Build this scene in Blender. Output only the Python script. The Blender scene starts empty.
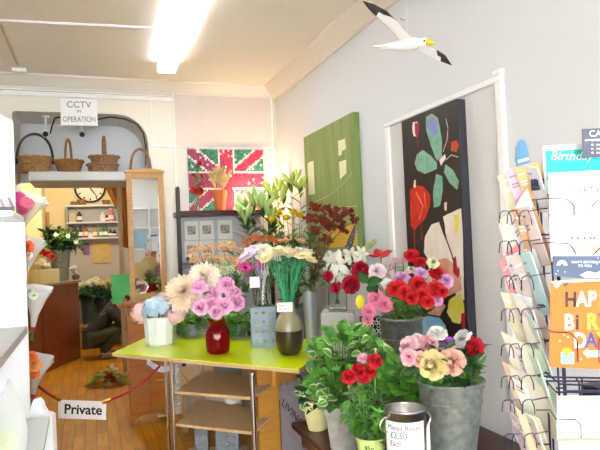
import bpy, math, random
from mathutils import Vector as V, Matrix
random.seed(7)
rnd = random.uniform
COL = bpy.context.scene.collection
SC = bpy.context.scene
PI = math.pi

# ------------------------------------------------------------------ camera
F = 583.0
YAW, PITCH, ROLL, CH = math.radians(19.8), math.radians(1.57), math.radians(2.4), 1.45
FW = V((math.sin(YAW)*math.cos(PITCH), math.cos(YAW)*math.cos(PITCH), math.sin(PITCH)))
R0 = V((math.cos(YAW), -math.sin(YAW), 0))
U0 = R0.cross(FW)
RT = R0*math.cos(ROLL) - U0*math.sin(ROLL)
UP = U0*math.cos(ROLL) + R0*math.sin(ROLL)
CAM = V((0, 0, CH))
cd = bpy.data.cameras.new('camera'); cam = bpy.data.objects.new('camera', cd); COL.objects.link(cam)
cd.sensor_width = 36; cd.lens = F/600*36; cd.clip_start = 0.02; cd.clip_end = 100
cam.matrix_world = Matrix(((RT.x, UP.x, -FW.x, 0), (RT.y, UP.y, -FW.y, 0), (RT.z, UP.z, -FW.z, CH), (0, 0, 0, 1)))
SC.camera = cam

def ray(x, y): return FW + RT*((x-300)/F) + UP*((225-y)/F)
def at(x, y, d): return CAM + ray(x, y)*d
def atX(x, y, v): r = ray(x, y); return CAM + r*((v-CAM.x)/r.x)
def atY(x, y, v): r = ray(x, y); return CAM + r*((v-CAM.y)/r.y)
def atZ(x, y, v): r = ray(x, y); return CAM + r*((v-CAM.z)/r.z)
def dep(p): return (V(p)-CAM).dot(FW)
XR, YB, ZC, YF, XL = 1.66, 5.16, 2.88, -2.6, -1.7      # right wall, back wall, ceiling, front wall, left wall
YBB, ZT = 9.6, 0.85                                    # back-room end wall, lime table top

# ------------------------------------------------------------------ materials
def lin(h):
    h = h.lstrip('#'); c = [int(h[i:i+2], 16)/255 for i in (0, 2, 4)]
    return tuple(((x+.055)/1.055)**2.4 if x > .04045 else x/12.92 for x in c) + (1,)
MATS = {}
def mat(name, hx, rough=.6, metal=0, noise=None, bump=None, trans=0, emit=0, vary=0, spec=.5, coat=0, alpha=1, ior=1.45):
    if name in MATS: return MATS[name]
    m = bpy.data.materials.new(name); m.use_nodes = True
    nt = m.node_tree; b = nt.nodes['Principled BSDF']; N = nt.nodes.new; L = nt.links.new
    c = lin(hx)
    b.inputs['Base Color'].default_value = c
    b.inputs['Roughness'].default_value = rough; b.inputs['Metallic'].default_value = metal
    b.inputs['Specular IOR Level'].default_value = spec; b.inputs['IOR'].default_value = ior
    b.inputs['Transmission Weight'].default_value = trans; b.inputs['Coat Weight'].default_value = coat
    b.inputs['Alpha'].default_value = alpha
    if emit:
        b.inputs['Emission Color'].default_value = c; b.inputs['Emission Strength'].default_value = emit
    tc = None
    if noise or bump:
        tc = N('ShaderNodeTexCoord')
    src = None
    if noise:
        n = N('ShaderNodeTexNoise'); n.inputs['Scale'].default_value = noise[0]; n.inputs['Detail'].default_value = 5
        mp = N('ShaderNodeMapping'); L(tc.outputs['Object'], mp.inputs[0]); L(mp.outputs[0], n.inputs['Vector'])
        if len(noise) > 3: mp.inputs['Scale'].default_value = noise[3]
        r = N('ShaderNodeValToRGB'); L(n.outputs['Fac'], r.inputs[0])
        r.color_ramp.elements[0].position = .3; r.color_ramp.elements[1].position = .7
        r.color_ramp.elements[0].color = lin(noise[1]); r.color_ramp.elements[1].color = c
        src = r.outputs[0]
    if vary:
        oi = N('ShaderNodeObjectInfo'); h = N('ShaderNodeHueSaturation')
        mr = N('ShaderNodeMapRange'); L(oi.outputs['Random'], mr.inputs[0])
        mr.inputs[3].default_value = 1-vary; mr.inputs[4].default_value = 1+vary*.5
        L(mr.outputs[0], h.inputs['Value'])
        if src: L(src, h.inputs['Color'])
        else: h.inputs['Color'].default_value = c
        src = h.outputs[0]
    if src: L(src, b.inputs['Base Color'])
    if bump:
        n = N('ShaderNodeTexNoise'); n.inputs['Scale'].default_value = bump[0]; n.inputs['Detail'].default_value = 3
        L(tc.outputs['Object'], n.inputs['Vector'])
        bp = N('ShaderNodeBump'); bp.inputs['Strength'].default_value = bump[1]; bp.inputs['Distance'].default_value = .01
        L(n.outputs['Fac'], bp.inputs['Height']); L(bp.outputs[0], b.inputs['Normal'])
    MATS[name] = m
    return m

def plank_mat(name, c1, c2, c3, w, rough=.35, rotz=0, sat=.95):
    m = bpy.data.materials.new(name); m.use_nodes = True; nt = m.node_tree; N = nt.nodes.new; L = nt.links.new
    b = nt.nodes['Principled BSDF']; b.inputs['Roughness'].default_value = rough
    tc = N('ShaderNodeTexCoord'); mp = N('ShaderNodeMapping'); L(tc.outputs['Object'], mp.inputs[0])
    mp.inputs['Rotation'].default_value = (0, 0, rotz)
    br = N('ShaderNodeTexBrick'); L(mp.outputs[0], br.inputs['Vector'])
    br.inputs['Scale'].default_value = 1; br.inputs['Brick Width'].default_value = w*4; br.inputs['Row Height'].default_value = w
    br.inputs['Mortar Size'].default_value = .0025; br.inputs['Mortar Smooth'].default_value = .4
    br.inputs['Color1'].default_value = lin(c1); br.inputs['Color2'].default_value = lin(c2); br.inputs['Mortar'].default_value = lin(c3)
    mp2 = N('ShaderNodeMapping'); mp2.inputs['Scale'].default_value = (2, 22, 22); L(mp.outputs[0], mp2.inputs[0])
    n = N('ShaderNodeTexNoise'); n.inputs['Scale'].default_value = 1.6; n.inputs['Detail'].default_value = 6; L(mp2.outputs[0], n.inputs['Vector'])
    mx = N('ShaderNodeMix'); mx.data_type = 'RGBA'; mx.blend_type = 'OVERLAY'; mx.inputs[0].default_value = .55
    L(br.outputs['Color'], mx.inputs[6]); L(n.outputs['Color'], mx.inputs[7])
    hs = N('ShaderNodeHueSaturation'); hs.inputs['Saturation'].default_value = sat; L(mx.outputs[2], hs.inputs['Color'])
    L(hs.outputs[0], b.inputs['Base Color'])
    MATS[name] = m
    return m

# ------------------------------------------------------------------ mesh builder
def frame(d, up=V((0, 0, 1))):
    d = V(d).normalized()
    x = up.cross(d)
    if x.length < 1e-4: x = V((1, 0, 0)).cross(d)
    x.normalize(); y = d.cross(x)
    return x, y, d
def wloc(o):
    p = V((0, 0, 0))
    while o is not None: p += o.location; o = o.parent
    return p
class MB:
    def __init__(s): s.v, s.f, s.m = [], [], []
    def add(s, vs, fs, mi=0):
        k = len(s.v); s.v += [V(p) for p in vs]
        s.f += [tuple(i+k for i in f) for f in fs]; s.m += [mi]*len(fs)
    def box(s, c, sz, rz=0, mi=0, M=None):
        c = V(c); h = V(sz)/2
        q = [V((x*h.x, y*h.y, z*h.z)) for x in (-1, 1) for y in (-1, 1) for z in (-1, 1)]
        if M is None: M = Matrix.Rotation(rz, 3, 'Z')
        s.add([c+M@p for p in q], [(0, 1, 3, 2), (4, 6, 7, 5), (0, 4, 5, 1), (2, 3, 7, 6), (0, 2, 6, 4), (1, 5, 7, 3)], mi)
    def bx(s, a, b, mi=0):
        a, b = V(a), V(b); s.box((a+b)/2, [abs(b[i]-a[i]) for i in range(3)], 0, mi)
    def prism(s, pts, vec, mi=0):
        n = len(pts); vec = V(vec); P = [V(p) for p in pts]
        s.add(P+[p+vec for p in P], [tuple(range(n-1, -1, -1)), tuple(range(n, 2*n))]+[(i, (i+1) % n, n+(i+1) % n, n+i) for i in range(n)], mi)
    def quad(s, a, b, c, d, mi=0): s.add([a, b, c, d], [(0, 1, 2, 3)], mi)
    def poly(s, pts, mi=0): s.add(pts, [tuple(range(len(pts)))], mi)
    def lathe(s, prof, c=(0, 0, 0), seg=24, axis=None, mi=0, sx=1, sy=1, wob=None):
        c = V(c); vs = []; fs = []; n = len(prof)
        M = Matrix(frame(axis)).transposed() if axis is not None else Matrix.Identity(3)
        for i in range(seg):
            a = 2*PI*i/seg
            for j, (r, z) in enumerate(prof):
                k = wob(a, j) if wob else 1
                vs.append(c+M@V((r*k*math.cos(a)*sx, r*k*math.sin(a)*sy, z)))
        for i in range(seg):
            i2 = (i+1) % seg
            for j in range(n-1):
                fs.append((i*n+j, i2*n+j, i2*n+j+1, i*n+j+1))
        s.add(vs, fs, mi)
    def tube(s, pts, r, seg=6, mi=0, closed=False):
        P = [V(p) for p in pts]; n = len(P); vs = []; fs = []; x = None
        for i, p in enumerate(P):
            if closed: d = P[(i+1) % n]-P[i-1]
            else: d = P[min(i+1, n-1)]-P[max(i-1, 0)]
            if d.length < 1e-9: d = V((0, 0, 1))
            d.normalize()
            if x is None: x = frame(d)[0]
            x = x-d*x.dot(d)
            if x.length < 1e-5: x = frame(d)[0]
            x.normalize(); y = d.cross(x); rr = r[i] if isinstance(r, (list, tuple)) else r
            for k in range(seg):
                a = 2*PI*k/seg; vs.append(p+(x*math.cos(a)+y*math.sin(a))*rr)
        for i in range(n if closed else n-1):
            i2 = (i+1) % n
            for k in range(seg):
                k2 = (k+1) % seg; fs.append((i*seg+k, i*seg+k2, i2*seg+k2, i2*seg+k))
        if not closed: fs += [tuple(range(seg-1, -1, -1)), tuple(range((n-1)*seg, n*seg))]
        s.add(vs, fs, mi)
    def ball(s, c, r, seg=8, ring=6, sc=(1, 1, 1), mi=0, axis=None):
        prof = [(max(1e-4, r*math.sin(PI*j/ring)), -r*math.cos(PI*j/ring)*sc[2]) for j in range(ring+1)]
        s.lathe(prof, c, seg, axis, mi, sc[0], sc[1])
    def leaf(s, p, d, n, L, W, droop=.3, fold=.25, mi=0, segs=4, edge=None, shape=.8):
        p = V(p); d = V(d).normalized(); n = V(n); side = d.cross(n)
        if side.length < 1e-4: side = frame(d)[0]
        side.normalize(); n = side.cross(d).normalized()
        cols = (-1, -.62, 0, .62, 1) if edge is not None else (-1, 0, 1)
        nc = len(cols); vs = []; fs = []; ms = []
        for i in range(segs+1):
            t = i/segs; w = W*.5*math.sin(PI*min(1, (t*.96+.02))**shape) if i < segs else W*.02
            q = p+d*(L*(t-.12*droop*t*t))+n*(-droop*L*t*t*.6)
            for k in cols: vs.append(q+side*(k*w)+n*(abs(k)*w*fold))
        for i in range(segs):
            for k in range(nc-1):
                fs.append((i*nc+k, i*nc+k+1, (i+1)*nc+k+1, (i+1)*nc+k)); ms.append(edge if edge is not None and k in (0, nc-2) else mi)
        b = len(s.v); s.v += vs; s.f += [tuple(i+b for i in f) for f in fs]; s.m += ms
    def petal(s, phi, el, L, W, bend=0, cup=0, r0=0, h0=0, mi=0, segs=4, shape=.6, frill=0, cols=(-1, -.5, 0, .5, 1), tip=.25):
        e = V((math.cos(phi), math.sin(phi), 0)); t_ = V((-math.sin(phi), math.cos(phi), 0)); z = V((0, 0, 1))
        rho, h = r0, h0; vs = []; fs = []; nc = len(cols)
        for i in range(segs+1):
            t = i/segs; a = el+bend*t
            if i: rho += L/segs*math.cos(a); h += L/segs*math.sin(a)
            w = W*(.25+.75*math.sin(PI*.5*min(1, t/shape)))*(1 if t < shape else (1-(1-tip)*((t-shape)/(1-shape))**2))
            for k in cols:
                o = cup*w*k*k + (frill*(rnd(-1, 1)) if i == segs or (frill and i == segs-1) else 0)
                vs.append(e*(rho-math.sin(a)*o)+z*(h+math.cos(a)*o)+t_*(k*w))
        for i in range(segs):
            for k in range(nc-1): fs.append((i*nc+k, i*nc+k+1, (i+1)*nc+k+1, (i+1)*nc+k))
        s.add(vs, fs, mi)
    def mesh(s, name, mats, off=V((0, 0, 0)), smooth=40):
        me = bpy.data.meshes.new(name)
        me.from_pydata([p-off for p in s.v], [], s.f)
        for m in (mats if isinstance(mats, (list, tuple)) else [mats]): me.materials.append(m)
        if s.m: me.polygons.foreach_set('material_index', s.m)
        if smooth:
            me.polygons.foreach_set('use_smooth', [True]*len(s.f))
            if smooth < 180: me.set_sharp_from_angle(angle=math.radians(smooth))
        me.update()
        return me
    def build(s, name, mats, parent=None, loc=None, smooth=40, bevel=0):
        if parent is not None: off = wloc(parent)
        else:
            if loc is None:
                xs = [p.x for p in s.v]; ys = [p.y for p in s.v]; zs = [p.z for p in s.v]
                loc = ((min(xs)+max(xs))/2, (min(ys)+max(ys))/2, min(zs))
            off = V(loc)
        o = bpy.data.objects.new(name, s.mesh(name, mats, off, smooth)); COL.objects.link(o)
        if parent is not None: o.parent = parent
        else: o.location = off
        if bevel:
            b = o.modifiers.new('bevel', 'BEVEL'); b.width = bevel; b.segments = 2; b.limit_method = 'ANGLE'; b.harden_normals = False
        return o
def tag(o, label, cat, group=None):
    o['label'] = label; o['category'] = cat
    if group: o['group'] = group
    return o
def thing(name, loc, label, cat, group=None):
    o = bpy.data.objects.new(name, None); COL.objects.link(o); o.location = V(loc); o.empty_display_size = .05
    return tag(o, label, cat, group)
def struct(o): o['kind'] = 'structure'; return o
def copy_tree(o, loc):
    c = o.copy(); COL.objects.link(c); c.location = V(loc)
    for ch in o.children:
        d = ch.copy(); COL.objects.link(d); d.parent = c
        for g in ch.children:
            e = g.copy(); COL.objects.link(e); e.parent = d
    return c
def text(name, s, size, org, right, up, m, parent=None, depth=.0006, align='LEFT', italic=0, bold=0, squeeze=1):
    cu = bpy.data.curves.new(name, 'FONT'); cu.body = s; cu.size = size; cu.extrude = depth; cu.align_x = align
    cu.shear = italic; cu.offset = bold*size; cu.resolution_u = 3; cu.space_line = .95
    t = bpy.data.objects.new(name, cu); COL.objects.link(t)
    dg = bpy.context.evaluated_depsgraph_get(); me = bpy.data.meshes.new_from_object(t.evaluated_get(dg))
    bpy.data.objects.remove(t)
    right = V(right).normalized(); up = V(up); up = (up-right*up.dot(right)).normalized(); n = right.cross(up)
    M = Matrix(((right.x*squeeze, up.x, n.x), (right.y*squeeze, up.y, n.y), (right.z*squeeze, up.z, n.z)))
    off = wloc(parent) if parent else V(org)
    for v in me.vertices: v.co = M@v.co+V(org)-off
    me.materials.clear(); me.materials.append(m); me.name = name
    o = bpy.data.objects.new(name, me); COL.objects.link(o)
    if parent: o.parent = parent
    else: o.location = off
    return o
def skin(name, verts, edges, m, parent, root, levels=2):
    keys = list(verts); off = wloc(parent)
    me = bpy.data.meshes.new(name); me.from_pydata([V(verts[k][0])-off for k in keys], [(keys.index(a), keys.index(b)) for a, b in edges], [])
    o = bpy.data.objects.new(name, me); COL.objects.link(o)
    o.modifiers.new('skin', 'SKIN')
    for k, sv in zip(keys, me.skin_vertices[0].data):
        r = verts[k][1]; sv.radius = r if isinstance(r, tuple) else (r, r); sv.use_root = (k == root)
    ss = o.modifiers.new('sub', 'SUBSURF'); ss.levels = levels; ss.render_levels = levels
    dg = bpy.context.evaluated_depsgraph_get(); m2 = bpy.data.meshes.new_from_object(o.evaluated_get(dg))
    o.modifiers.clear(); o.data = m2; m2.materials.clear(); m2.materials.append(m)
    m2.polygons.foreach_set('use_smooth', [True]*len(m2.polygons))
    o.parent = parent
    return o
def ordinals(objs, plural, where):
    """left-to-right places in the photograph for things their looks do not tell apart"""
    def px(o):
        q = wloc(o)
        for ch in o.children:
            if ch.name.startswith('bloom') or ch.name.startswith('florets') or ch.name.startswith('head'): q = q+ch.location
        q = q-CAM; return q.dot(RT)/q.dot(FW)
    names = ['', 'leftmost', 'second from left', 'third from left', 'fourth from left', 'fifth from left', 'sixth from left', 'seventh from left', 'eighth from left', 'ninth from left', 'tenth from left', 'eleventh from left', 'twelfth from left', 'thirteenth from left', 'fourteenth from left', 'fifteenth from left', 'sixteenth from left', 'seventeenth from left', 'eighteenth from left']
    num = ['', 'one', 'two', 'three', 'four', 'five', 'six', 'seven', 'eight', 'nine', 'ten', 'eleven', 'twelve', 'thirteen', 'fourteen', 'fifteen', 'sixteen', 'seventeen', 'eighteen', 'nineteen', 'twenty', 'twenty-one', 'twenty-two']
    o_ = sorted(objs, key=px); n = len(o_)
    for i, o in enumerate(o_):
        k = i+1
        if k == n: a = 'rightmost'
        elif k == n-1 and n > 4: a = 'second from right'
        elif k == n-2 and n > 7: a = 'third from right'
        else: a = names[k]
        o['label'] = f"{a} of the {num[n]} {plural} {where}"
        o['group'] = f"{plural} {where}"

# ------------------------------------------------------------------ palette
M_wall = mat('wall_paint', '#dedfe0', .55, bump=(40, .05))
M_wallpink = mat('back_panel_paint', '#dccfc8', .6, noise=(6, '#d6c9c2'))
M_trim = mat('white_gloss_paint', '#f4f1ee', .3)
M_ceil = mat('woodchip_ceiling', '#faf5e8', .8, noise=(90, '#efe8d6'), bump=(120, .5))
M_cream = mat('cream_paint', '#e9e2d4', .5)
M_yel = mat('back_room_yellow', '#ecd9a4', .7)
M_gray = mat('back_room_grey', '#b9b0a4', .7)
M_floor = plank_mat('floor_boards', '#c68a32', '#ae7626', '#6a4416', .085, .5, PI/2, 1.25)
M_white = mat('white_melamine', '#f1f2f4', .35)
M_ledge = mat('grey_white_board', '#cfcfce', .4)
M_pine = plank_mat('pine_boards', '#b06f35', '#a5652e', '#6d3d18', .13, .4, 0, 1.2)
M_mahog = plank_mat('counter_wood', '#8a4416', '#80401a', '#5f2a0c', .5, .25, 0)
M_brown = mat('dark_brown_wood', '#4a2419', .35, noise=(12, '#3a1a12', 1, (1, 1, 8)))
M_dark = mat('black_brown_wood', '#3a2c28', .4)
M_oak = mat('oak_frame', '#c8985a', .4, noise=(10, '#b48246', 1, (1, 1, 12)))
M_birch = mat('birch_shelf', '#dcbc88', .4, noise=(6, '#cfac78', 1, (8, 1, 1)))
M_yelwood = mat('yellow_wood', '#c98f3c', .4, noise=(6, '#b57c2e', 1, (1, 1, 8)))
M_lime = mat('lime_laminate', '#e0f400', .25, coat=.1)
M_chrome = mat('chrome', '#d8d8d8', .15, 1)
M_steel = mat('brushed_steel', '#b4b4b6', .28, 1)
M_galv = mat('galvanised_steel', '#9fa69f', .45, .55, noise=(40, '#7a827c'))
M_black = mat('black_metal', '#26242c', .4)
M_wire = mat('dark_wire', '#3d3a52', .4, .3)
M_blackp = mat('black_plastic', '#202022', .4)
M_glass = mat('clear_glass', '#f4fbf8', .02, trans=1, ior=1.3)
M_redglass = mat('red_glass', '#c00818', .04, trans=.75, ior=1.3)
M_mirror = mat('mirror_silver', '#f2f4f4', .015, 1)
M_paper = mat('white_paper', '#f3f1ee', .7)
M_ink = mat('black_ink', '#232226', .6)
M_stem = mat('green_stem', '#5d8a3a', .5)
M_gstem = mat('mint_green_stem', '#35a06a', .45)
M_leaf = mat('leaf_green', '#629e3e', .45, noise=(30, '#457e2c'), vary=.25)
M_leafd = mat('leaf_dark', '#2f5f2c', .42, noise=(30, '#204a20'), vary=.25)
M_leafb = mat('leaf_bright', '#7cc24c', .42, noise=(25, '#57a038'), vary=.2)
M_leafy = mat('leaf_yellow_green', '#9ab83a', .5, noise=(40, '#6f9a2c'), vary=.2)
M_ivyrim = mat('ivy_cream_rim', '#dfe6b8', .5)
M_soil = mat('soil', '#4a3022', .9)
M_terra = mat('terracotta', '#d0713a', .7, noise=(20, '#c2632e'))
M_creampot = mat('cream_glaze', '#ece3a4', .3)
M_clear = mat('clear_cellophane', '#f6f8fa', .2, alpha=.6)
M_wrap = mat('frosted_wrap', '#f2f2f0', .4, alpha=.8)
M_steelgrey = mat('grey_plastic', '#7c8288', .4)
M_gbucket = mat('grey_green_bucket', '#8d9494', .4)
M_beige = mat('kraft_card', '#cdb894', .8)

# ------------------------------------------------------------------ room shell
YBK = YB+.5
def room():
    m = MB(); m.bx((-3.2, YF, -.1), (XR+.1, YBB+.1, 0)); struct(m.build('floor', M_floor, loc=(0, 0, 0)))
    m = MB(); m.bx((-3.2, YF, ZC), (XR+.1, YBB+.1, ZC+.1)); struct(m.build('ceiling', M_ceil, loc=(0, 0, ZC)))
    m = MB(); m.bx((XR, YF, 0), (XR+.1, YBB+.1, ZC)); struct(m.build('wall_right', M_wall))
    m = MB(); m.bx((XL-.1, YF, 0), (XL, YB, ZC)); struct(m.build('wall_left', M_wall))
    # back wall with a round-cornered opening
    xl, xr, zt, r = atY(12, 113, YB).x, atY(149, 160, YB).x, atY(80, 113, YB).z, .26
    P = [(XL-.1, 0), (xl, 0), (xl, zt-.02)]
    P += [(xl+.02, zt)]
    P += [(xr-r+r*math.sin(a), zt-r+r*math.cos(a)) for a in [PI/2*i/10 for i in range(11)]]
    P += [(xr, 0), (XR, 0), (XR, ZC), (XL-.1, ZC)]
    m = MB(); m.prism([(x, YB, z) for x, z in P], (0, .5, 0)); struct(m.build('wall_back', M_cream, loc=(0, YB, 0), smooth=30))
    # recess panel behind the baskets, above the ledge
    zl = atY(70, 176, YB).z
    m = MB(); q = [(xl-.1, zl), (xr+.1, zl), (xr+.1, zt+.05), (xl-.1, zt+.05)]
    m.prism([(x, YB+.52, z) for x, z in q], (0, .03, 0)); struct(m.build('wall_recess', mat('recess_paint', '#dfe0e0', .4), smooth=30))
    m = MB(); m.bx((atY(28, 172, YB).x, YB-.03, zl-.045), (xr+.02, YB+.56, zl+.035)); struct(m.build('trim_ledge', M_ledge, bevel=.012))
    # cornices, picture rails
    def cornice(name, a, b, inward, s=1.):
        a, b, inward = V(a), V(b), V(inward); m = MB()
        pr = [(0, 0), (.13, 0), (.13, -.018), (.105, -.03), (.09, -.05), (.05, -.075), (.03, -.1), (.018, -.105), (.018, -.12), (0, -.12)]
        m.prism([a+inward*x*s+V((0, 0, z*s)) for x, z in pr], b-a); struct(m.build(name, mat('cornice_paint', '#e6ddd0', .5), smooth=30))
    cornice('trim_cornice_back', (XL, YB, ZC), (XR, YB, ZC), (0, -1, 0), .8)
    cornice('trim_cornice_right', (XR, YF, ZC), (XR, YB, ZC), (-1, 0, 0), .95)
    cornice('trim_cornice_left', (XL, YF, ZC), (XL, YB, ZC), (1, 0, 0), .8)
    m = MB(); zz = atY(80, 96, YB).z
    m.bx((XL, YB-.02, zz-.018), (atY(172, 97, YB).x, YB, zz+.018)); m.bx((XL, YB-.03, zz+.02), (atY(172, 97, YB).x, YB, zz+.03))
    struct(m.build('trim_frieze', M_trim, bevel=.004))
    xa, xb = atY(174, 147, YB).x, XR
    zz2 = atY(220, 147, YB).z; zt2 = atY(220, 96, YB).z
    m = MB(); m.bx((xa+.01, YB-.012, zz2), (xb-.02, YB, zt2)); struct(m.build('wall_panel', M_wallpink, bevel=.003))
    m = MB(); m.bx((xa, YB-.02, 0), (xa+.012, YB, zt2)); m.bx((atY(152, 147, YB).x, YB-.012, zt-.3), (atY(152, 147, YB).x+.008, YB, zt2)); m.bx((atY(152, 147, YB).x, YB-.014, zz2-.01), (xb, YB, zz2))
    m.bx((XR-.05, YB-.03, zz2-.6), (XR-.035, YB, zt2)); struct(m.build('trim_boards', M_trim))
    # boxed-in doorway on the right wall: architrave of three boards and a flush panel
    a, b = atX(389, 124, XR), atX(501, 77, XR); zt3 = (atX(388, 127, XR).z+atX(495, 86, XR).z)/2; w = .045
    m = MB(); m.bx((XR-.022, a.y-w/2, 0), (XR, a.y+w/2, zt3)); m.bx((XR-.022, b.y-w/2, 0), (XR, b.y+w/2, zt3))
    m.bx((XR-.022, b.y-w/2, zt3), (XR, a.y+w/2, zt3+.028)); m.bx((XR-.026, b.y-w/2-.004, zt3+.028), (XR, b.y+w/2+.004, zt3+.05))
    struct(m.build('trim_doorway', M_trim, bevel=.005))
    m = MB(); m.bx((XR-.008, b.y, 0), (XR, a.y, zt3)); struct(m.build('door_1', mat('door_panel_paint', '#dcd8d4', .5)))
    m = MB(); m.bx((XR-.015, YF, 0), (XR, b.y-.03, .12)); m.bx((XR-.015, a.y+.03, 0), (XR, YB, .12)); struct(m.build('baseboard_right', M_trim))
    # front wall with the shop window and the glazed door behind the camera
    m = MB(); w0, w1, z0, z1 = -1.6, .6, .45, 2.6
    m.bx((XL, YF-.1, 0), (XR, YF, z0)); m.bx((XL, YF-.1, z1), (XR, YF, ZC)); m.bx((XL, YF-.1, z0), (w0, YF, z1)); m.bx((w1, YF-.1, z0), (XR, YF, z1))
    struct(m.build('wall_front', M_wall))
    m = MB()
    for x in (w0+.03, -.85, -.1, w1-.03): m.bx((x-.03, YF-.07, z0), (x+.03, YF-.01, z1))
    for z in (z0+.03, 2.0, z1-.03): m.bx((w0, YF-.07, z-.03), (w1, YF-.01, z+.03))
    f = m.build('window_1', M_trim); struct(f)
    m = MB(); m.bx((w0, YF-.045, z0), (w1, YF-.04, z1)); m.build('pane', mat('window_pane', '#ffffff', 0, trans=1, ior=1.02), f)
    m = MB()
    for z in (.5, .95, 1.4, 1.85, 2.25): m.bx((.72, YF, z), (1.6, YF+.22, z+.025))
    for x in (.72, 1.15, 1.58): m.bx((x, YF, 0), (x+.022, YF+.22, 2.3))
    struct(m.build('trim_front_shelving', M_white))
    m = MB(); m.bx((.78, YF, 1.45), (1.1, YF+.02, 1.8)); struct(m.build('wall_front_panel', mat('pale_blue_board', '#9fc4e0', .5)))
    m = MB(); q = atZ(19, 68.5, ZC); m.bx((q.x-.05, q.y-.03, ZC-.03), (q.x+.05, q.y+.03, ZC)); tag(m.build('junction_box', M_trim, bevel=.006), 'small white box screwed to the ceiling near the archway', 'junction box')
    # ceiling batten strips and ceiling line
    m = MB(); a, b = atZ(-2, 19.5, ZC), atZ(172, 28, ZC); m.tube([a, (a*2+b)/3+V((0, 0, -.004)), b], .012, 6); struct(m.build('trim_batten', M_trim))
    m = MB(); a, b = atZ(0, 22, ZC), atZ(18, 64, ZC); m.tube([a-V((0, 0, .002)), b-V((0, 0, .002))], .011, 6); struct(m.build('trim_batten_side', mat('tan_paint', '#cdbb9a', .6)))
    # back room
    xw = atY(46, 230, YBB).x
    m = MB(); m.bx((-1.3, YBK, 0), (-1.2, YBB, ZC)); struct(m.build('wall_back_room_left', M_yel))
    m = MB(); m.bx((-1.2, 8.8, 0), (xw, YBB, ZC)); struct(m.build('wall_back_room_pier', M_yel))
    zg = atY(70, 238, YBB).z
    m = MB(); m.bx((xw, YBB, zg), (XR, YBB+.1, ZC)); struct(m.build('wall_back_room_end', M_yel))
    m = MB(); m.bx((xw, YBB-.02, 0), (XR, YBB+.1, zg)); struct(m.build('wall_back_room_dado', M_gray))
room()

# ------------------------------------------------------------------ lights
def area(name, loc, tgt, sx, sy, power, col=(1, 1, 1)):
    l = bpy.data.lights.new(name, 'AREA'); l.shape = 'RECTANGLE'; l.size = sx; l.size_y = sy; l.energy = power; l.color = col
    o = bpy.data.objects.new(name, l); COL.objects.link(o); o.location = V(loc)
    o.rotation_euler = (V(tgt)-V(loc)).to_track_quat('-Z', 'Y').to_euler(); return o
def point(name, loc, power, col, r=.05):
    l = bpy.data.lights.new(name, 'POINT'); l.energy = power; l.color = col; l.shadow_soft_size = r
    o = bpy.data.objects.new(name, l); COL.objects.link(o); o.location = V(loc); return o
area('window_daylight', (-.5, YF-.2, 1.55), (-.3, 2, 1.45), 2.2, 2.1, 140, (.88, .95, 1))
w = bpy.data.worlds.new('daylight'); SC.world = w; w.use_nodes = True
w.node_tree.nodes['Background'].inputs[0].default_value = (.85, .93, 1, 1); w.node_tree.nodes['Background'].inputs[1].default_value = 2.5
SC.view_settings.view_transform = 'Standard'; SC.view_settings.look = 'None'; SC.view_settings.gamma = 1; SC.view_settings.exposure = .9

def fluorescent(p0, p1, wid, label):
    """p0, p1: near and far end of the fitting at ceiling height"""
    p0, p1 = V(p0), V(p1); L = (p1-p0).length; d = (p1-p0)/L; s = V((d.y, -d.x, 0))
    t = thing('ceiling_light', (p0+p1)/2, label, 'light')
    M = Matrix((s, d, V((0, 0, 1)))).transposed(); c = (p0+p1)/2
    m = MB(); m.box(c-V((0, 0, .022)), (wid*.55, L, .043), M=M); m.build('housing', M_trim, t)
    m = MB(); m.box(c-V((0, 0, .094)), (wid*.86, L-.04, .012), M=M); m.build('diffuser', mat('lit_tube_diffuser', '#f6f9ff', .5, emit=14), t, bevel=.004)
    for q in (-1, 1):
        m = MB(); m.box(c-V((0, 0, .07))+s*(q*wid*.5), (.012, L-.02, .058), M=M); m.build('side_panel', mat('lit_side_panel', '#efeaf2', .5, emit=.5), t, bevel=.003)
    for q in (p0, p1):
        m = MB(); m.box(q-V((0, 0, .065))+d*(.0), (wid*1.08, .03, .075), M=M); m.build('end_cap', M_trim, t, bevel=.006)
z = ZC-.05
fa, fb = atZ(166, 67, z), atZ(190, 1, z)
fd = (fb-fa).normalized(); fluorescent(fa+fd*1.55+V((0, 0, .05)), fa+V((0, 0, .05)), .13, 'long white fluorescent tube fitting on the woodchip ceiling')
# pendant added to light the back room, unseen above the opening, and warm spot lamp at the corner
def pendant(p, label):
    t = thing('added_pendant_lamp', p, label, 'light')
    m = MB(); m.tube([V(p)+V((0, 0, .12)), (p[0], p[1], ZC)], .004); m.build('cord', M_blackp, t)
    m = MB(); m.lathe([(.03, .12), (.06, .1), (.15, 0), (.145, 0), (.055, .095), (.028, .112)], p, 20); m.build('lamp_shade', M_white, t)
    m = MB(); m.ball(V(p)+V((0, 0, .03)), .035); m.build('bulb', mat('warm_bulb', '#ffe2b0', .4, emit=20), t)
pendant(V((-.1, 8.0, 2.5)), 'unseen white pendant lamp added to light the back room')
point('added_back_room_light', (-.1, 8.0, 2.42), 32, (1, .9, .74), .08)  # light of the added pendant, brightens the back room

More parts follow.
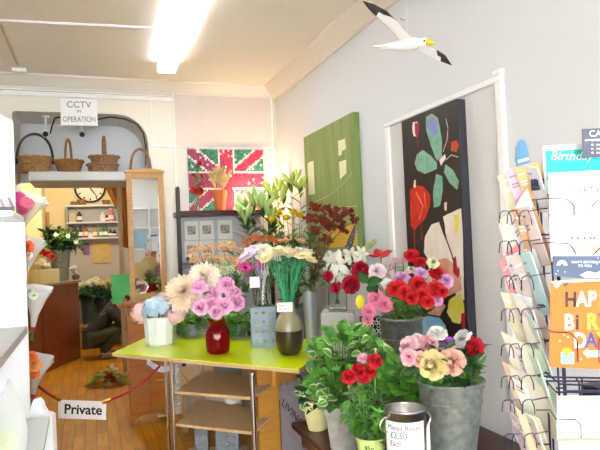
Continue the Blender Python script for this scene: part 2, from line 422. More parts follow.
# ------------------------------------------------------------------ signs and fixtures on the back wall
def paper_sign():
    y = YB-.035
    a, b, c = atY(60, 98, y), atY(97, 98.5, y), atY(60, 125, y)
    t = tag(MB(), '', '') if False else None
    m = MB(); m.bx((a.x, y, c.z), (b.x, y+.002, a.z))
    o = m.build('paper_sign', M_paper); tag(o, 'white paper notice with handwritten capitals above the wicker baskets', 'sign')
    pen = mat('grey_pen', '#7c787e', .7); cx = (a.x+b.x)/2; h = a.z-c.z
    text('lettering', 'CCTV', h*.33, (cx, y-.001, a.z-h*.33), (1, 0, .02), (0, 0, 1), pen, o, align='CENTER')
    text('lettering', 'IN', h*.16, (cx, y-.001, a.z-h*.52), (1, 0, .02), (0, 0, 1), pen, o, align='CENTER')
    text('lettering', 'OPERATION', h*.28, (cx, y-.001, a.z-h*.86), (1, 0, .02), (0, 0, 1), pen, o, align='CENTER', squeeze=.74)
paper_sign()
def camera(px, py, aim, label):
    p = atY(px, py, YB+.1); zt = atY(80, 113, YB).z
    t = thing('security_camera', p, label, 'security camera', 'security cameras over the baskets')
    d = V(aim).normalized()
    m = MB(); m.tube([p+V((0, .05, .02)), p+V((0, .06, zt-p.z))], .012); m.lathe([(0, 0), (.03, 0), (.03, -.015), (0, -.015)], p+V((0, .06, zt-p.z)), 14); m.build('bracket', M_trim, t)
    m = MB(); m.tube([p-d*.09, p+d*.005], .028, 12); m.build('body', M_trim, t)
    m = MB(); m.tube([p+d*.004, p+d*.012], .023, 12); m.build('bezel', M_blackp, t)
    m = MB(); m.ball(p+d*.012, .012); m.build('lens', mat('lens_glass', '#20304a', .05, coat=1), t)
camera(45.5, 134, (.0, -1, -.35), 'small white security camera left of the paper notice')
camera(82, 134.5, (.12, -1, -.3), 'small white security camera under the paper notice')
def wall_cable():
    m = MB(); y = YB-.012
    P = [(50, 134, y+.1), (52, 126, y+.08), (55, 118, y), (60, 117, y), (75, 119, y), (97, 119.5, y), (110, 117, y), (125, 119, y), (137, 124, y), (143.5, 133, y), (145.5, 146, y), (146, 172, y)]
    Q = [atY(a, b, c) for a, b, c in P]; R_ = []
    for i in range(len(Q)-1):
        for k in range(4): R_.append(Q[i].lerp(Q[i+1], k/4))
    m.tube(R_, .006, 6); tag(m.build('cable', M_black), 'black cable following the rounded corner of the archway', 'cable')
wall_cable()

# ------------------------------------------------------------------ baskets
M_wick = [mat('wicker_tan', '#bf9460', .7, noise=(60, '#94693c')), mat('wicker_brown', '#b07c44', .7, noise=(60, '#835428')), mat('wicker_grey_brown', '#ac8462', .7, noise=(60, '#7c5a40')), mat('wicker_dark_cane', '#4a342c', .6)]
def weave(name, c, r0, r1, h, sy, m_, parent):
    """woven body: rows of canes going in and out"""
    m = MB(); rows = 7; pr = []
    for j in range(rows*2+1):
        t = j/(rows*2); pr.append(((r0+(r1-r0)*t**.8)*(1 if j % 2 else .965), h*t))
    inner = [((r0+(r1-r0)*(1-t)**.8)*.92, h*(1-t)+.004) for t in (0, .5, 1)]
    m.lathe([(0, 0)]+pr+inner+[(0, .006)], c, 36, sy=sy, wob=lambda a, j: 1+.018*math.sin(a*18+(j//2 % 2)*PI))
    o = m.build(name, m_, parent, smooth=0)
    return o
def ring(c, r, t, sy, n=30, tw=0): return [V(c)+V((r*math.cos(2*PI*i/n), r*sy*math.sin(2*PI*i/n), tw*math.sin(i*2.4))) for i in range(n)]
def basket(pxc, pyb, pyt, wpx_b, wpx_t, yy, label, mi, sy, handle, hm=None):
    c = atY(pxc, pyb, yy); k = dep(c)/F; h = (pyb-pyt)*k
    t = thing('wicker_basket', c, label, 'basket', 'wicker baskets on the ledge')
    weave('basket_body', c, wpx_b*k/2, wpx_t*k/2, h, sy, M_wick[mi], t)
    m = MB(); R_ = wpx_t*k/2
    m.tube(ring(c+V((0, 0, h)), R_, 0, sy, 32, .003), .011, 6, closed=True); m.build('rim', M_wick[mi], t)
    hz, ang, hw = handle; m = MB(); pts = []
    for i in range(21):
        a = PI*i/20; u = math.cos(a)*hw*k/2
        pts.append(c+V((u*math.cos(ang), u*math.sin(ang)*sy, h*.6+(hz*k-h*.6)*math.sin(a)**.75)))
    m.tube(pts, .01, 7); q = [p+V((.004, -.012, .004)) for p in pts]; m.tube(q, .007, 6); m.build('handle', hm or M_wick[mi], t)
yb_ = YB+.14
basket(35.5, 173, 158, 27, 31, yb_, 'round tan wicker basket with a tall dark hoop handle, leftmost on the ledge', 0, .8, (39, 0, 33), M_wick[3])
basket(69, 173.5, 161.5, 20, 28, yb_, 'low flared brown wicker basket with a narrow upright handle, middle of the ledge', 1, .9, (34, 1.2, 15))
basket(103, 174, 165, 27, 30, yb_, 'lower of two stacked grey-brown wicker baskets on the ledge', 2, .75, (12, .4, 24))
basket(104.5, 165.5, 157, 22, 29, yb_, 'upper of two stacked grey-brown wicker baskets, with a tall handle, on the ledge', 2, .75, (29, 1.35, 12))
c0 = YB-.06
basket(141, 181, 172, 20, 24, c0, 'pale cane hoop handled basket half hidden behind the mirror top', 2, .5, (32, .2, 20))

# ------------------------------------------------------------------ mirror, pine cabinet, green board
def mirror():
    y0 = YB-.12
    bl, br, tl, tr = atY(134, 300, y0-.03), atY(169, 300, y0-.03), atY(127.5, 175, y0+.02), atY(165.5, 172.5, y0+.02)
    zb, zt = (bl.z+br.z)/2, (tl.z+tr.z)/2; xl, xr = bl.x-.03, br.x-.012; zb = 1.02
    t = thing('framed_mirror', ((xl+xr)/2, y0, zb), 'tall narrow mirror in a wooden frame standing on the pine cabinet', 'mirror')
    fw = .045
    m = MB(); m.bx((xl, y0-.03, zb), (xl+fw, y0, zt)); m.bx((xr-fw, y0-.03, zb), (xr, y0, zt)); m.bx((xl+fw, y0-.03, zb), (xr-fw, y0, zb+fw)); m.bx((xl+fw, y0-.03, zt-fw), (xr-fw, y0, zt))
    m.prism([(xl-.012, y0-.036, zt), (xr+.012, y0-.036, zt), (xr+.012, y0-.036, zt+.02), ((xl+xr)/2, y0-.036, zt+.045), (xl-.012, y0-.036, zt+.02)], (0, .04, 0)); m.build('frame', M_oak, t, bevel=.004)
    m = MB(); m.bx((xl+fw-.005, y0-.016, zb+fw-.005), (xr-fw+.005, y0-.010, zt-fw+.005)); m.build('mirror_glass', M_mirror, t)
    m = MB(); m.bx((xl+.01, y0-.008, zb+.01), (xr-.01, y0, zt-.01)); m.build('backing', M_oak, t)
mirror()
def pine_cabinet():
    y1 = YB-.06; a, b = atZ(130, 414, 0), atZ(170, 413, 0); y0 = (a.y+b.y)/2-.1; y0 = 5.0
    a, b = atY(129, 380, y0), atY(170, 380, y0); zt = 1.0; xl, xr = a.x, b.x
    t = thing('pine_cabinet', ((xl+xr)/2, (y0+y1)/2, 0), 'narrow knotty pine cabinet with an arched foot board under the mirror', 'cabinet')
    n = 14; P = [(xl, 0), (xl+.03, 0)]+[(xl+.03+(xr-xl-.06)*i/n, .03+.05*math.sin(PI*i/n)**.6) for i in range(n+1)]+[(xr-.03, 0), (xr, 0), (xr, zt-.03), (xl, zt-.03)]
    m = MB(); m.prism([(x, y0, z) for x, z in P], (0, .02, 0)); m.build('front_board', M_pine, t, smooth=30)
    for x in (xl, xr-.02):
        m = MB(); m.bx((x, y0+.02, 0), (x+.02, y1, zt-.03)); m.build('side_board', M_pine, t, bevel=.003)
    m = MB(); m.bx((xl-.025, y0-.02, zt-.03), (xr+.02, y1, zt)); m.build('top_board', M_pine, t, bevel=.008)
    m = MB(); m.bx((xl+.02, y1-.012, .05), (xr-.02, y1, zt-.03)); m.build('back_board', M_pine, t)
    for z in (.34, .66):
        m = MB()
        m.bx((xr-.12, y0-.006, z), (xr-.01, y0, z+.012)); m.build('batten', M_oak, t)
    return xl, xr, y0, zt
PX0, PX1, PY0, PZT = pine_cabinet()
def green_board():
    y = PY0+.012; a, b = atY(111, 275, y), atY(133, 305, y); z0 = PZT
    x0, x1, z1 = a.x, b.x, a.z; w = x1-x0
    P = [(x0, z0+.0), (x0+w*.55, z0), (x0+w*.55, z0+.045), (x0+w*.72, z0+.07), (x0+w*.9, z0+.045), (x0+w*.9, z0), (x1, z0), (x1, z1), (x0, z1+.0)]
    P = [(x, max(z, z0)) for x, z in P]
    m = MB(); m.prism([(x, y, z) for x, z in P], (.0, .012, 0)); o = m.build('display_board', mat('green_card_board', '#4fae5c', .6, noise=(8, '#46a052')), smooth=30)
    tag(o, 'bright green board with a small notch standing on the pine cabinet', 'board')
green_board()

# ------------------------------------------------------------------ rack on the back wall: two uprights, shelf, prints
yr = YB-.30
RZ = atY(225, 210, yr).z
def rack():
    xl, xr = atY(180, 250, yr).x, atY(270, 210, yr).x; zt = atY(178, 186, yr).z; zt2 = atY(272, 183, yr).z
    t = thing('display_rack', ((xl+xr)/2, yr+.12, 0), 'dark wooden display rack with one shelf against the back wall', 'rack')
    for x, z in ((xl, zt), (xr, zt2)):
        m = MB(); m.prism([(x-.016, yr, 0), (x+.016, yr, 0), (x+.016, yr, z-.015), (x, yr, z), (x-.016, yr, z-.015)], (0, .035, 0)); m.build('upright', M_dark, t, smooth=30, bevel=.004)
    m = MB(); m.bx((xl-.01, yr+.0, RZ-.045), (xr+.01, yr+.27, RZ)); m.build('shelf', M_brown, t, bevel=.004)
    zz = RZ-.045; m = MB(); m.bx((xl+.02, yr+.24, .75), (xr-.02, yr+.26, zz)); m.build('back_panel', mat('lilac_grey_panel', '#c3c1c9', .6), t)
    zs = atY(190, 263, yr).z
    m = MB(); m.bx((xl+.02, yr+.05, zs-.018), (xl+.2, yr+.238, zs)); m.build('small_shelf', mat('blue_grey_shelf', '#6d7d92', .4), t, bevel=.003)
    return yr+.238
yp = rack()
def prints():
    cols = [(184, 199), (199, 214.5), (217, 233)]; rows = [(221, 240), (241, 258)]
    M_ph = mat('sepia_print', '#5a4038', .6, noise=(40, '#d8d0c8')); M_mount = mat('cream_mount', '#f0ece0', .7)
    names = [['tulips', ''], ['']]
    pos = [['upper left', 'upper middle', 'upper right'], ['lower left', 'lower middle', 'lower right']]
    for j, (ya, yb2) in enumerate(rows):
        for i, (xa, xb) in enumerate(cols):
            y = yp-.014
            a, b = atY(xa+.3, ya-j*.0-i*.6+.4, y), atY(xb-.3, yb2-i*.6, y)
            t = thing('mounted_print', ((a.x+b.x)/2, y, b.z), f'{pos[j][i]} of six cream mounted prints under the rack shelf', 'picture', 'mounted prints under the rack shelf')
            m = MB(); m.bx((a.x, y, b.z), (b.x, y+.006, a.z)); m.build('mount', M_mount, t, bevel=.001)
            w, h = b.x-a.x, a.z-b.z; m = MB(); m.bx((a.x+w*.2, y-.0012, b.z+h*.3), (b.x-w*.2, y, a.z-h*.25)); m.build('photograph', M_ph, t)
prints()
def flag_mosaic():
    y = YB-.05; a, b = atY(187.5, 149, y), atY(265, 206, y); x0, x1, z1, z0 = a.x, b.x, a.z, RZ+.001
    t = thing('mosaic_picture', ((x0+x1)/2, y, z0), 'mosaic picture of a flag in pink, white and green, leaning on the rack shelf', 'picture')
    m = MB(); m.bx((x0, y+.004, z0), (x1, y+.02, z1)); m.build('board', mat('mosaic_grout', '#a89c9c', .8), t)
    nx, nz = 46, 34; m = MB(); W, H = x1-x0, z1-z0
    for i in range(nx):
        for j in range(nz):
            u, v = (i+.5)/nx, (j+.5)/nz; X, Z = (u-.5)*1.36, (v-.5)
            col = 0
            dd = abs(abs(X)*.74-abs(Z))/1.24
            if dd < .105: col = 1
            if dd < .075: col = 2
            if abs(X) < .14 or abs(Z) < .15: col = 1
            if abs(X) < .11 or abs(Z) < .12: col = 2
            if col == 2 and random.random() < .04: col = 1
            if col == 0 and random.random() < .03: col = 1
            if col == 2: col = 3 if (X+Z > .25 or (X > .1 and Z < .1)) and random.random() < .85 else 2
            if col == 0 and random.random() < .4: col = 4
            k = .5; p = [V((x0+W*(u+dx*k*1.0/nx+rnd(-.12, .12)/nx), y+.003-rnd(0, .002), z0+H*(v+dz*k*1.1/nz+rnd(-.12, .12)/nz))) for dx, dz in ((-1, -1), (1, -1), (1, 1), (-1, 1))]
            m.prism(p, (0, .003, 0), col)
    m.build('mosaic', [mat('tile_green', '#2a6a58', .4), mat('tile_white', '#d8cec8', .4), mat('tile_magenta', '#8e2c58', .4), mat('tile_red_pink', '#c42a4c', .4), mat('tile_teal', '#3f8272', .4)], t, smooth=0)
flag_mosaic()

# ------------------------------------------------------------------ flower parts (unit size, +Z is the face)
BL = {}
def bloom_data(kind, var):
    k = (kind, var)
    if k in BL: return BL[k]
    st = random.getstate(); random.seed(hash(kind) % 1 + var*31+sum(map(ord, kind)))
    m = MB(); g = PI*(3-5**.5)
    if kind == 'rose':
        m.ball((0, 0, .4), .22, 10, 8, (1, 1, 1.3))
        lay = [(3, 90, 40, .66, .2, .03), (4, 88, 34, .74, .26, .1), (5, 80, 16, .78, .32, .16), (5, 74, 8, .8, .38, .16), (6, 62, -22, .86, .42, .2), (7, 42, -42, .9, .44, .22), (7, 16, -40, .9, .44, .2)]
        for i, (n, el, bd, L, W, r) in enumerate(lay):
            for q in range(n): m.petal(2*PI*q/n+i*1.1+rnd(-.15, .15), math.radians(el+rnd(-5, 5)), L, W, math.radians(bd), -.28, r, -.05*i, 0, 4, .62, .012, tip=.5)
    elif kind == 'carnation':
        lay = [(6, 80, 0, .5, .22, .02), (8, 66, -6, .62, .26, .05), (9, 46, -14, .78, .28, .06), (10, 24, -18, .9, .3, .08), (10, 2, -10, .95, .3, .08)]
        for i, (n, el, bd, L, W, r) in enumerate(lay):
            for q in range(n): m.petal(2*PI*q/n+i*.7+rnd(-.2, .2), math.radians(el+rnd(-8, 8)), L*rnd(.9, 1.05), W, math.radians(bd), -.1, r, -.02*i, 0, 4, .85, .05, tip=.75)
    elif kind == 'dahlia':
        for i in range(8):
            n = 8+i*2; el = 86-i*12
            for q in range(n): m.petal(2*PI*q/n+i*.5+rnd(-.08, .08), math.radians(el+rnd(-5, 5)), (.5+.07*i)*rnd(.94, 1.05), .16, math.radians(-14), -.35, .04, -.02*i, 0, 3, .55, 0, (-1, 0, 1), .1)
    elif kind == 'gerbera':
        for i, (n, el, L) in enumerate(((16, 22, .84), (18, 8, .96))):
            for q in range(n): m.petal(2*PI*q/n+i*.2+rnd(-.05, .05), math.radians(el+rnd(-6, 6)), L, .13, math.radians(-12), -.2, .08, 0, 0, 3, .6, 0, (-1, 0, 1), .3)
    elif kind == 'lily':
        for i in range(2):
            for q in range(3): m.petal(2*PI*q/3+i*PI/3, math.radians(52-i*6), 1.2, .24+.06*i, math.radians(-75), -.3, .05, 0, 0, 6, .5, .01, (-1, -.5, 0, .5, 1), .06)
    elif kind == 'amaryllis':
        for i in range(2):
            for q in range(3): m.petal(2*PI*q/3+i*PI/3+rnd(-.1, .1), math.radians(40-i*10), 1.05, .42, math.radians(-30), -.25, .05, 0, 0, 5, .55, .02, tip=.15)
    elif kind == 'hydrangea':
        for q in range(70):
            th = math.acos(1-1.3*(q+.5)/70); ph = q*g; n = V((math.sin(th)*math.cos(ph), math.sin(th)*math.sin(ph), math.cos(th)))
            s = MB(); a0 = rnd(0, PI)
            for k_ in range(4): s.petal(a0+k_*PI/2, .3+rnd(-.2,.2), .24, .13, -.5, 0, .01, 0, 0, 2, .6, .01, (-1, 0, 1), .5)
            x, y, z = frame(n); kk = rnd(.68, .95); b = V((n.x*kk, n.y*kk, n.z*kk*.88)); m.add([b+x*p.x+y*p.y+z*p.z for p in s.v], s.f)
    elif kind == 'floret':      # dome of many small starry flowers
        for q in range(34):
            th = math.acos(1-1.0*(q+.5)/34); ph = q*g; n = V((math.sin(th)*math.cos(ph), math.sin(th)*math.sin(ph), math.cos(th)))
            s = MB(); a0 = rnd(0, PI)
            for k_ in range(5): s.petal(a0+k_*PI/2.5, .5, .22, .08, -.4, 0, .01, 0, 0, 2, .6, 0, (-1, 0, 1), .3)
            x, y, z = frame(n); b = n*rnd(.7, 1.0); m.add([b+x*p.x+y*p.y+z*p.z for p in s.v], s.f)
    elif kind == 'mum':         # tight ball of short petals
        for i in range(6):
            n = 8+i*3
            for q in range(n): m.petal(2*PI*q/n+i*.4, math.radians(80-i*17+rnd(-4, 4)), .8-.02*i, .13, math.radians(14), -.2, .05, .05, 0, 3, .7, 0, (-1, 0, 1), .6)
    elif kind == 'berries':
        for q in range(26):
            d = V((rnd(-1, 1), rnd(-1, 1), rnd(-.3, 1))).normalized()*rnd(.35, 1)
            m.ball(d, rnd(.16, .24), 6, 5, (1, 1, 1.35), 0, d); m.tube([V((0, 0, -.5)), d*.5+V((0, 0, -.1)), d], .03, 4)
            for k_ in range(3): m.leaf(d*.9, d+V((rnd(-.8, .8), rnd(-.8, .8), rnd(-.4, .6))), V((0, 0, 1)), .34, .14)
    elif kind == 'spike':
        for q in range(46):
            t = q/46; a = q*g; r = .3*(1-t)**.6+.05
            m.ball((r*math.cos(a), r*math.sin(a), t*3-1), .15*(1-.5*t), 5, 4, (1, 1, 1.4), 0, V((math.cos(a), math.sin(a), .8)))
        m.tube([(0, 0, -1.2), (0, 0, 2)], .06, 5)
    elif kind == 'bud':
        m.lathe([(.001, -1), (.16, -.8), (.27, -.35), (.3, 0), (.24, .5), (.12, .9), (.001, 1.05)], seg=10, wob=lambda a, j: 1+.1*math.cos(a*3))
    elif kind == 'fan':         # flat starry head on a straight green stem
        for i, (n, el, L) in enumerate(((7, 40, .7), (9, 14, 1.0))):
            for q in range(n): m.petal(2*PI*q/n+i*.3+rnd(-.1, .1), math.radians(el+rnd(-8, 8)), L*rnd(.85, 1.1), .36, math.radians(-14), -.15, .03, 0, 0, 3, .7, .05, (-1, 0, 1), .5)
    me = BL[k] = m
    random.setstate(st); return me
BM = {}
def bloom_mesh(kind, var, m_):
    k = (kind, var, m_.name)
    if k not in BM: BM[k] = bloom_data(kind, var).mesh('bloom', m_, smooth=60)
    return BM[k]
FC = {}
def petalmat(h, edge=None):
    return mat('petal_'+h.strip('#'), h, .55, noise=(2.2, edge or h), vary=.12, spec=.3)
CENTRE = {'gerbera': ('#3a2618', .26), 'lily': ('#c9b060', .08), 'amaryllis': ('#d87840', .08), 'fan': ('#d9d07a', .2)}
def place(o, p, ax, r, spin=0, sc=None):
    x, y, z = frame(ax); M = Matrix((x, y, z)).transposed().to_4x4() @ Matrix.Rotation(spin, 4, 'Z')
    s = sc or (r, r, r)
    o.rotation_euler = M.to_euler(); o.scale = s; o.location = p
def flower(kind, hx, head, r, base, mouth, label, cat=None, group=None, face=.5, up=.5, stemr=.0035, stem=None, leaves=0, lm=None, sc=None, name=None, face_dir=None, base_name='bloom', leafsize=1.):
    """one cut flower: bloom at head, stem down to base through the mouth of its vase"""
    head, base, mouth = V(head), V(base), V(mouth)
    cat = cat or {'floret': 'flower', 'mum': 'chrysanthemum', 'berries': 'berry stem', 'spike': 'flower', 'bud': 'flower bud', 'fan': 'flower'}.get(kind, kind)
    t = thing(name or {'floret': 'flower_spray', 'mum': 'chrysanthemum', 'berries': 'berry_spray', 'spike': 'flower_spike', 'bud': 'lily_bud', 'fan': 'straight_stem_flower'}.get(kind, kind), base, label, cat, group)
    P = []; c = mouth+(mouth-base)*.6+V((0, 0, .25*(head-mouth).length))
    for i in range(9):
        u = i/8; P.append(base*(1-u)**3+mouth*3*u*(1-u)**2+c*3*u*u*(1-u)+head*u**3)
    tang = (head-P[-2]).normalized(); toc = (CAM-head).normalized()
    ax = face_dir or (tang*(1-face)+toc*face+V((0, 0, up))+V((rnd(-.25, .25), rnd(-.25, .25), rnd(-.15, .15)))).normalized()
    if kind in ('spike', 'bud'): ax = face_dir or (tang+V((0, 0, .3))).normalized()
    P[-1] = head-ax*r*.15
    m = MB(); m.tube(P, [stemr*(1.15-.35*i/8) for i in range(9)], 5); m.build('stem', stem or M_stem, t)
    o = bpy.data.objects.new(base_name, bloom_mesh(kind, random.randrange(3), petalmat(*hx) if isinstance(hx, tuple) else petalmat(hx))); COL.objects.link(o); o.parent = t
    place(o, head-base, ax, r, rnd(0, 6.28), sc and tuple(r*q for q in sc))
    if kind in CENTRE:
        h, q = CENTRE[kind]; m = MB()
        if kind in ('lily', 'amaryllis'):
            x, y, z = frame(ax)
            for i in range(6):
                a = i*PI/3; e = head+(z*.55+(x*math.cos(a)+y*math.sin(a))*.16)*r; m.tube([head, head+z*.3*r, e], .01*r+.0003, 4); m.ball(e, .035*r, 6, 4)
        else: m.ball(head+ax*r*.04, q*r, 10, 6, (1, 1, .5), 0, ax)
        m.build('flower_centre', mat('centre_'+kind, h, .8), t)
    if leaves:
        for i in range(leaves):
            u = rnd(.42, .85); k = min(7, int(u*8)); p = P[k].lerp(P[k+1], u*8-k); a = rnd(0, 6.28)
            m = MB(); d = V((math.cos(a), math.sin(a), rnd(.1, .7))); m.leaf(p, d, V((0, 0, 1)), rnd(.045, .075)*leafsize, rnd(.02, .032)*leafsize, .5)
            m.build('leaf', lm or M_leaf, t)
    return t
def sprig(head, base, mouth, label, group, n=9, L=.07, W=.03, lm=None, spread=.5, name='foliage_sprig', cat='foliage', long=.75, edge=None, droop=.4):
    """leafy green stem"""
    head, base, mouth = V(head), V(base), V(mouth)
    t = thing(name, base, label, cat, group); P = []; c = mouth+(mouth-base)*.6+V((0, 0, .25*(head-mouth).length))
    for i in range(9):
        u = i/8; P.append(base*(1-u)**3+mouth*3*u*(1-u)**2+c*3*u*u*(1-u)+head*u**3)
    m = MB(); m.tube(P, [.004-.0003*i for i in range(9)], 5); m.build('stem', M_stem, t)
    m = MB()
    for i in range(n):
        u = 1-long*(i/n)**1.1; k = min(7, int(u*8)); p = P[k].lerp(P[k+1], u*8-k); tg = (P[k+1]-P[k]).normalized(); a = i*2.4+rnd(-.4, .4)
        x, y, z = frame(tg); d = (x*math.cos(a)+y*math.sin(a))*rnd(.5, 1.1)+tg*spread
        m.leaf(p, d, tg+V((0, 0, .4)), L*rnd(.75, 1.15), W*rnd(.8, 1.15), rnd(.1, droop*1.6), .25, 0, 4, 1 if edge else None)
    m.build('foliage', [lm or M_leaf, edge] if edge else (lm or M_leaf), t)
    return t
def vase_stems(c, mouth_r, depth):
    a = rnd(0, 6.28); q = mouth_r*rnd(.15, .75)
    mo = V(c)+V((math.cos(a)*q, math.sin(a)*q, 0)); return mo-V((math.cos(a)*q*.5, math.sin(a)*q*.5, depth)), mo
def toward(c, head, mouth_r, depth):
    """stem base and mouth point for a flower leaning towards its head"""
    d = V(head)-V(c); d.z = 0; L = d.length
    if L > 1e-4: d = d/L*min(L, mouth_r*.7)
    d += V((rnd(-1, 1), rnd(-1, 1), 0))*mouth_r*.15
    return V(c)-d*.4-V((0, 0, depth)), V(c)+d
def bouquet(c, mr, dp, items, plural=None, where=None, **kw):
    out = []
    for it in items:
        px, py, rp, d = it[:4]; h = at(px, py, d); b, mo = toward(c, h, mr, dp)
        k2 = dict(kw); k2.update(it[4] if len(it) > 4 else {})
        kind = k2.pop('kind'); hx = k2.pop('hx'); lab = k2.pop('label', '')
        out.append(flower(kind, hx, h, rp/F*d, b, mo, lab, **k2))
    if plural:
        if len(out) > 1: ordinals(out, plural, where)
    return out
def vessel(name, part, prof, c, m_, label, cat, seg=28, sx=1, sy=1, wob=None, smooth=50, group=None):
    t = thing(name, c, label, cat, group); m = MB(); m.lathe(prof, c, seg, None, 0, sx, sy, wob); m.build(part, m_, t, smooth=smooth); return t
def wallprof(out, th):
    """closed vessel profile from an outer outline bottom -> top"""
    inn = [(max(.002, r-th), z+(th if i == 0 else 0)) for i, (r, z) in enumerate(out)]
    return [(.0005, out[0][1])]+out+inn[::-1]+[(.0005, out[0][1]+th)]

# ------------------------------------------------------------------ rack shelf: terracotta pot of dried wheat, bud vase of red flowers, corner lamp
def rack_things():
    c = atY(220.5, 213.5, yr+.1); c.z = RZ+.001; k = dep(c)/F
    vessel('terracotta_pot', 'pot', wallprof([(5*k, 0), (6.4*k, 13*k), (6.6*k, 14*k), (7.3*k, 14*k), (7.4*k, 20*k), (7*k, 20.5*k)], .008), c, M_terra, 'terracotta flowerpot holding dried wheat on the rack shelf', 'flowerpot')
    out = []; mo = c+V((0, 0, 20*k)); M_w = mat('dried_wheat', '#d8c48e', .8, noise=(20, '#b79e62'))
    for i in range(14):
        h = at(211+18*i/13+rnd(-1, 1), 171+7*abs(i-6.5)/6.5+rnd(-3, 3), dep(c)+rnd(-.05, .05)); b, q = toward(mo, h, 5*k, .12)
        t = thing('wheat_stalk', b, 'x', 'dried wheat', 'dried wheat in the terracotta pot'); m = MB(); m.tube([b, q, q.lerp(h, .5)+V((0, 0, .01)), h], .0022, 4); m.build('stem', M_w, t)
        m = MB(); d = (h-q).normalized()
        for j in range(16):
            a = j*2.4; x, y, z = frame(d); p = h-d*(.075-.009*j*.9)+(x*math.cos(a)+y*math.sin(a))*.006; e = (d+(x*math.cos(a)+y*math.sin(a))*.5); m.ball(p, .006, 5, 4, (1, 1, 1.9), 0, e); m.tube([p, p+e*.035], [.001, .0003], 3)
        m.build('ear', M_w, t); t['label'] = 'dried pale wheat stalk in the terracotta pot on the rack'; out.append(t)
    c = atY(197.5, 213.5, yr+.09); c.z = RZ+.001
    vessel('bud_vase', 'glass', wallprof([(2.6*k, 0), (2.8*k, 2*k), (2.2*k, 8*k), (2.1*k, 12*k), (2.9*k, 15.5*k)], .003), c, M_glass, 'slim clear glass bud vase beside the terracotta pot', 'vase')
    d = dep(c); mo = c+V((0, 0, 15*k))
    for px, py, r, lab in ((199.5, 164, 4.2, 'highest red flower in the slim bud vase on the rack'), (193.5, 190, 4, 'low left red flower in the slim bud vase on the rack'), (200, 191, 4.5, 'low right red flower in the slim bud vase on the rack')):
        h = at(px, py, d); b, q = toward(mo, h, 1.5*k, .09); flower('carnation', '#c8242c', h, r/F*d, b, q, lab, leaves=3)
    for px, py, lab in ((190, 166, 'leafy sprig leaning left in the slim bud vase'), (197, 170, 'tallest leafy sprig in the slim bud vase'), (203, 176, 'leafy sprig leaning right in the slim bud vase')):
        h = at(px, py, d+.02); b, q = toward(mo, h, 1.5*k, .09); sprig(h, b, q, lab, None, 9, .05, .026, M_leaf)
    # small warm clip lamp on the right upright
    p = atY(262, 197, yr-.03); t = thing('clip_lamp', p, 'small glowing white clip lamp on the rack upright behind the lilies', 'lamp')
    dr = V((-.1, .9, .35)).normalized(); m = MB(); m.lathe([(.018, -.05), (.03, -.04), (.048, .03), (.045, .03), (.027, -.036), (.0, -.045)], p, 16, dr); m.build('lamp_shade', M_white, t)
    m = MB(); m.ball(p+dr*.012, .026); m.build('bulb', mat('halogen_bulb', '#ffdf9a', .4, emit=30), t)
    m = MB(); e = atY(269.5, 205, yr+.01); m.tube([p-dr*.05, (p+e)/2-V((0, 0, .02)), e], .006); m.build('arm', M_blackp, t)
    point('clip_lamp_light', p+dr*.09, 7, (1, .7, .36), .03)
rack_things()

# ------------------------------------------------------------------ lime table, trolley shelves, boards below
TD = at(112, 353, 1)
def lime_table():
    pts = [atZ(x, y, ZT) for x, y in ((112, 353), (299, 369), (325, 352), (324, 340), (160, 331))]
    c = sum(pts, V((0, 0, 0)))/5
    t = thing('lime_table', (c.x, c.y, 0), 'angled table with a glossy lime green top carrying the vases', 'table')
    m = MB(); m.prism([p-V((0, 0, .004)) for p in pts], (0, 0, .004)); m.build('tabletop', M_lime, t)
    m = MB(); m.prism([p-V((0, 0, .022)) for p in pts], (0, 0, .0178)); m.build('edge_band', M_birch, t)
    # apron and panel leg on the right
    a, b = atZ(276, 371, ZT-.022), atZ(316, 356, ZT-.022)
    a, b = a+(b-a)*.05+V((0, .05, 0)), b+V((0, .05, 0)); dv = (b-a).normalized()
    m = MB(); m.prism([a, b, b-V((0, 0, .09)), a-V((0, 0, .09))], V((-dv.y, dv.x, 0))*.02); m.build('apron', M_yelwood, t)
    # wooden panel leg
    q = at(258, 400, 3.2); q1 = at(279, 400, 3.25); m = MB(); zt = ZT-.022
    m.prism([(q.x, q.y, 0), (q1.x, q1.y, 0), (q1.x, q1.y, zt), (q.x, q.y, zt)], (-.005, .03, 0)); m.build('leg_panel', M_yelwood, t)
    for x, y in ((165, 340), (300, 348)):
        p = atZ(x, y, ZT-.022); m = MB(); m.tube([(p.x, p.y, 0), p], .014, 10); m.build('leg', M_chrome, t)
lime_table()
def trolley():
    z1, z2 = .665, .49
    L1 = [atZ(x, y, z1) for x, y in ((175, 391), (252, 397.5), (279, 378), (203, 371))]
    c = sum(L1, V((0, 0, 0)))/4
    t = thing('shelf_trolley', (c.x, c.y, 0), 'chrome framed trolley with two pale wooden shelves under the lime table', 'trolley')
    for z in (z1, z2):
        P = [V((p.x, p.y, z)) for p in L1]; m = MB(); m.prism([p-V((0, 0, .016)) for p in P], (0, 0, .016)); m.build('shelf', M_birch, t, bevel=.003)
    o = [(-.012, .0), (.012, -.01), (.014, .0), (-.01, .012)]
    top = [ZT-.03, ZT-.055, ZT-.028, ZT-.028]
    for i, p in enumerate(L1):
        q = p+(p-c).normalized()*.012; m = MB()
        P = [V((q.x, q.y, 0.02)), V((q.x, q.y, top[i]-.03))]
        if i == 1: e = (L1[0]-L1[1]).normalized(); P += [V((q.x, q.y, top[i]-.01))-e*.004, V((q.x, q.y, top[i]))+V((0, .02, 0)), V((q.x, q.y+.05, top[i]+.004))]
        else: P += [V((q.x, q.y, top[i]))]
        m.tube(P, .013 if i == 1 else .0095, 10); m.build('pole', M_chrome if i != 2 else mat('dark_steel_pole', '#4a4038', .3, .8), t)
        m = MB(); m.ball((q.x, q.y, .02), .02, 8, 6); m.build('castor', M_blackp, t)
trolley()
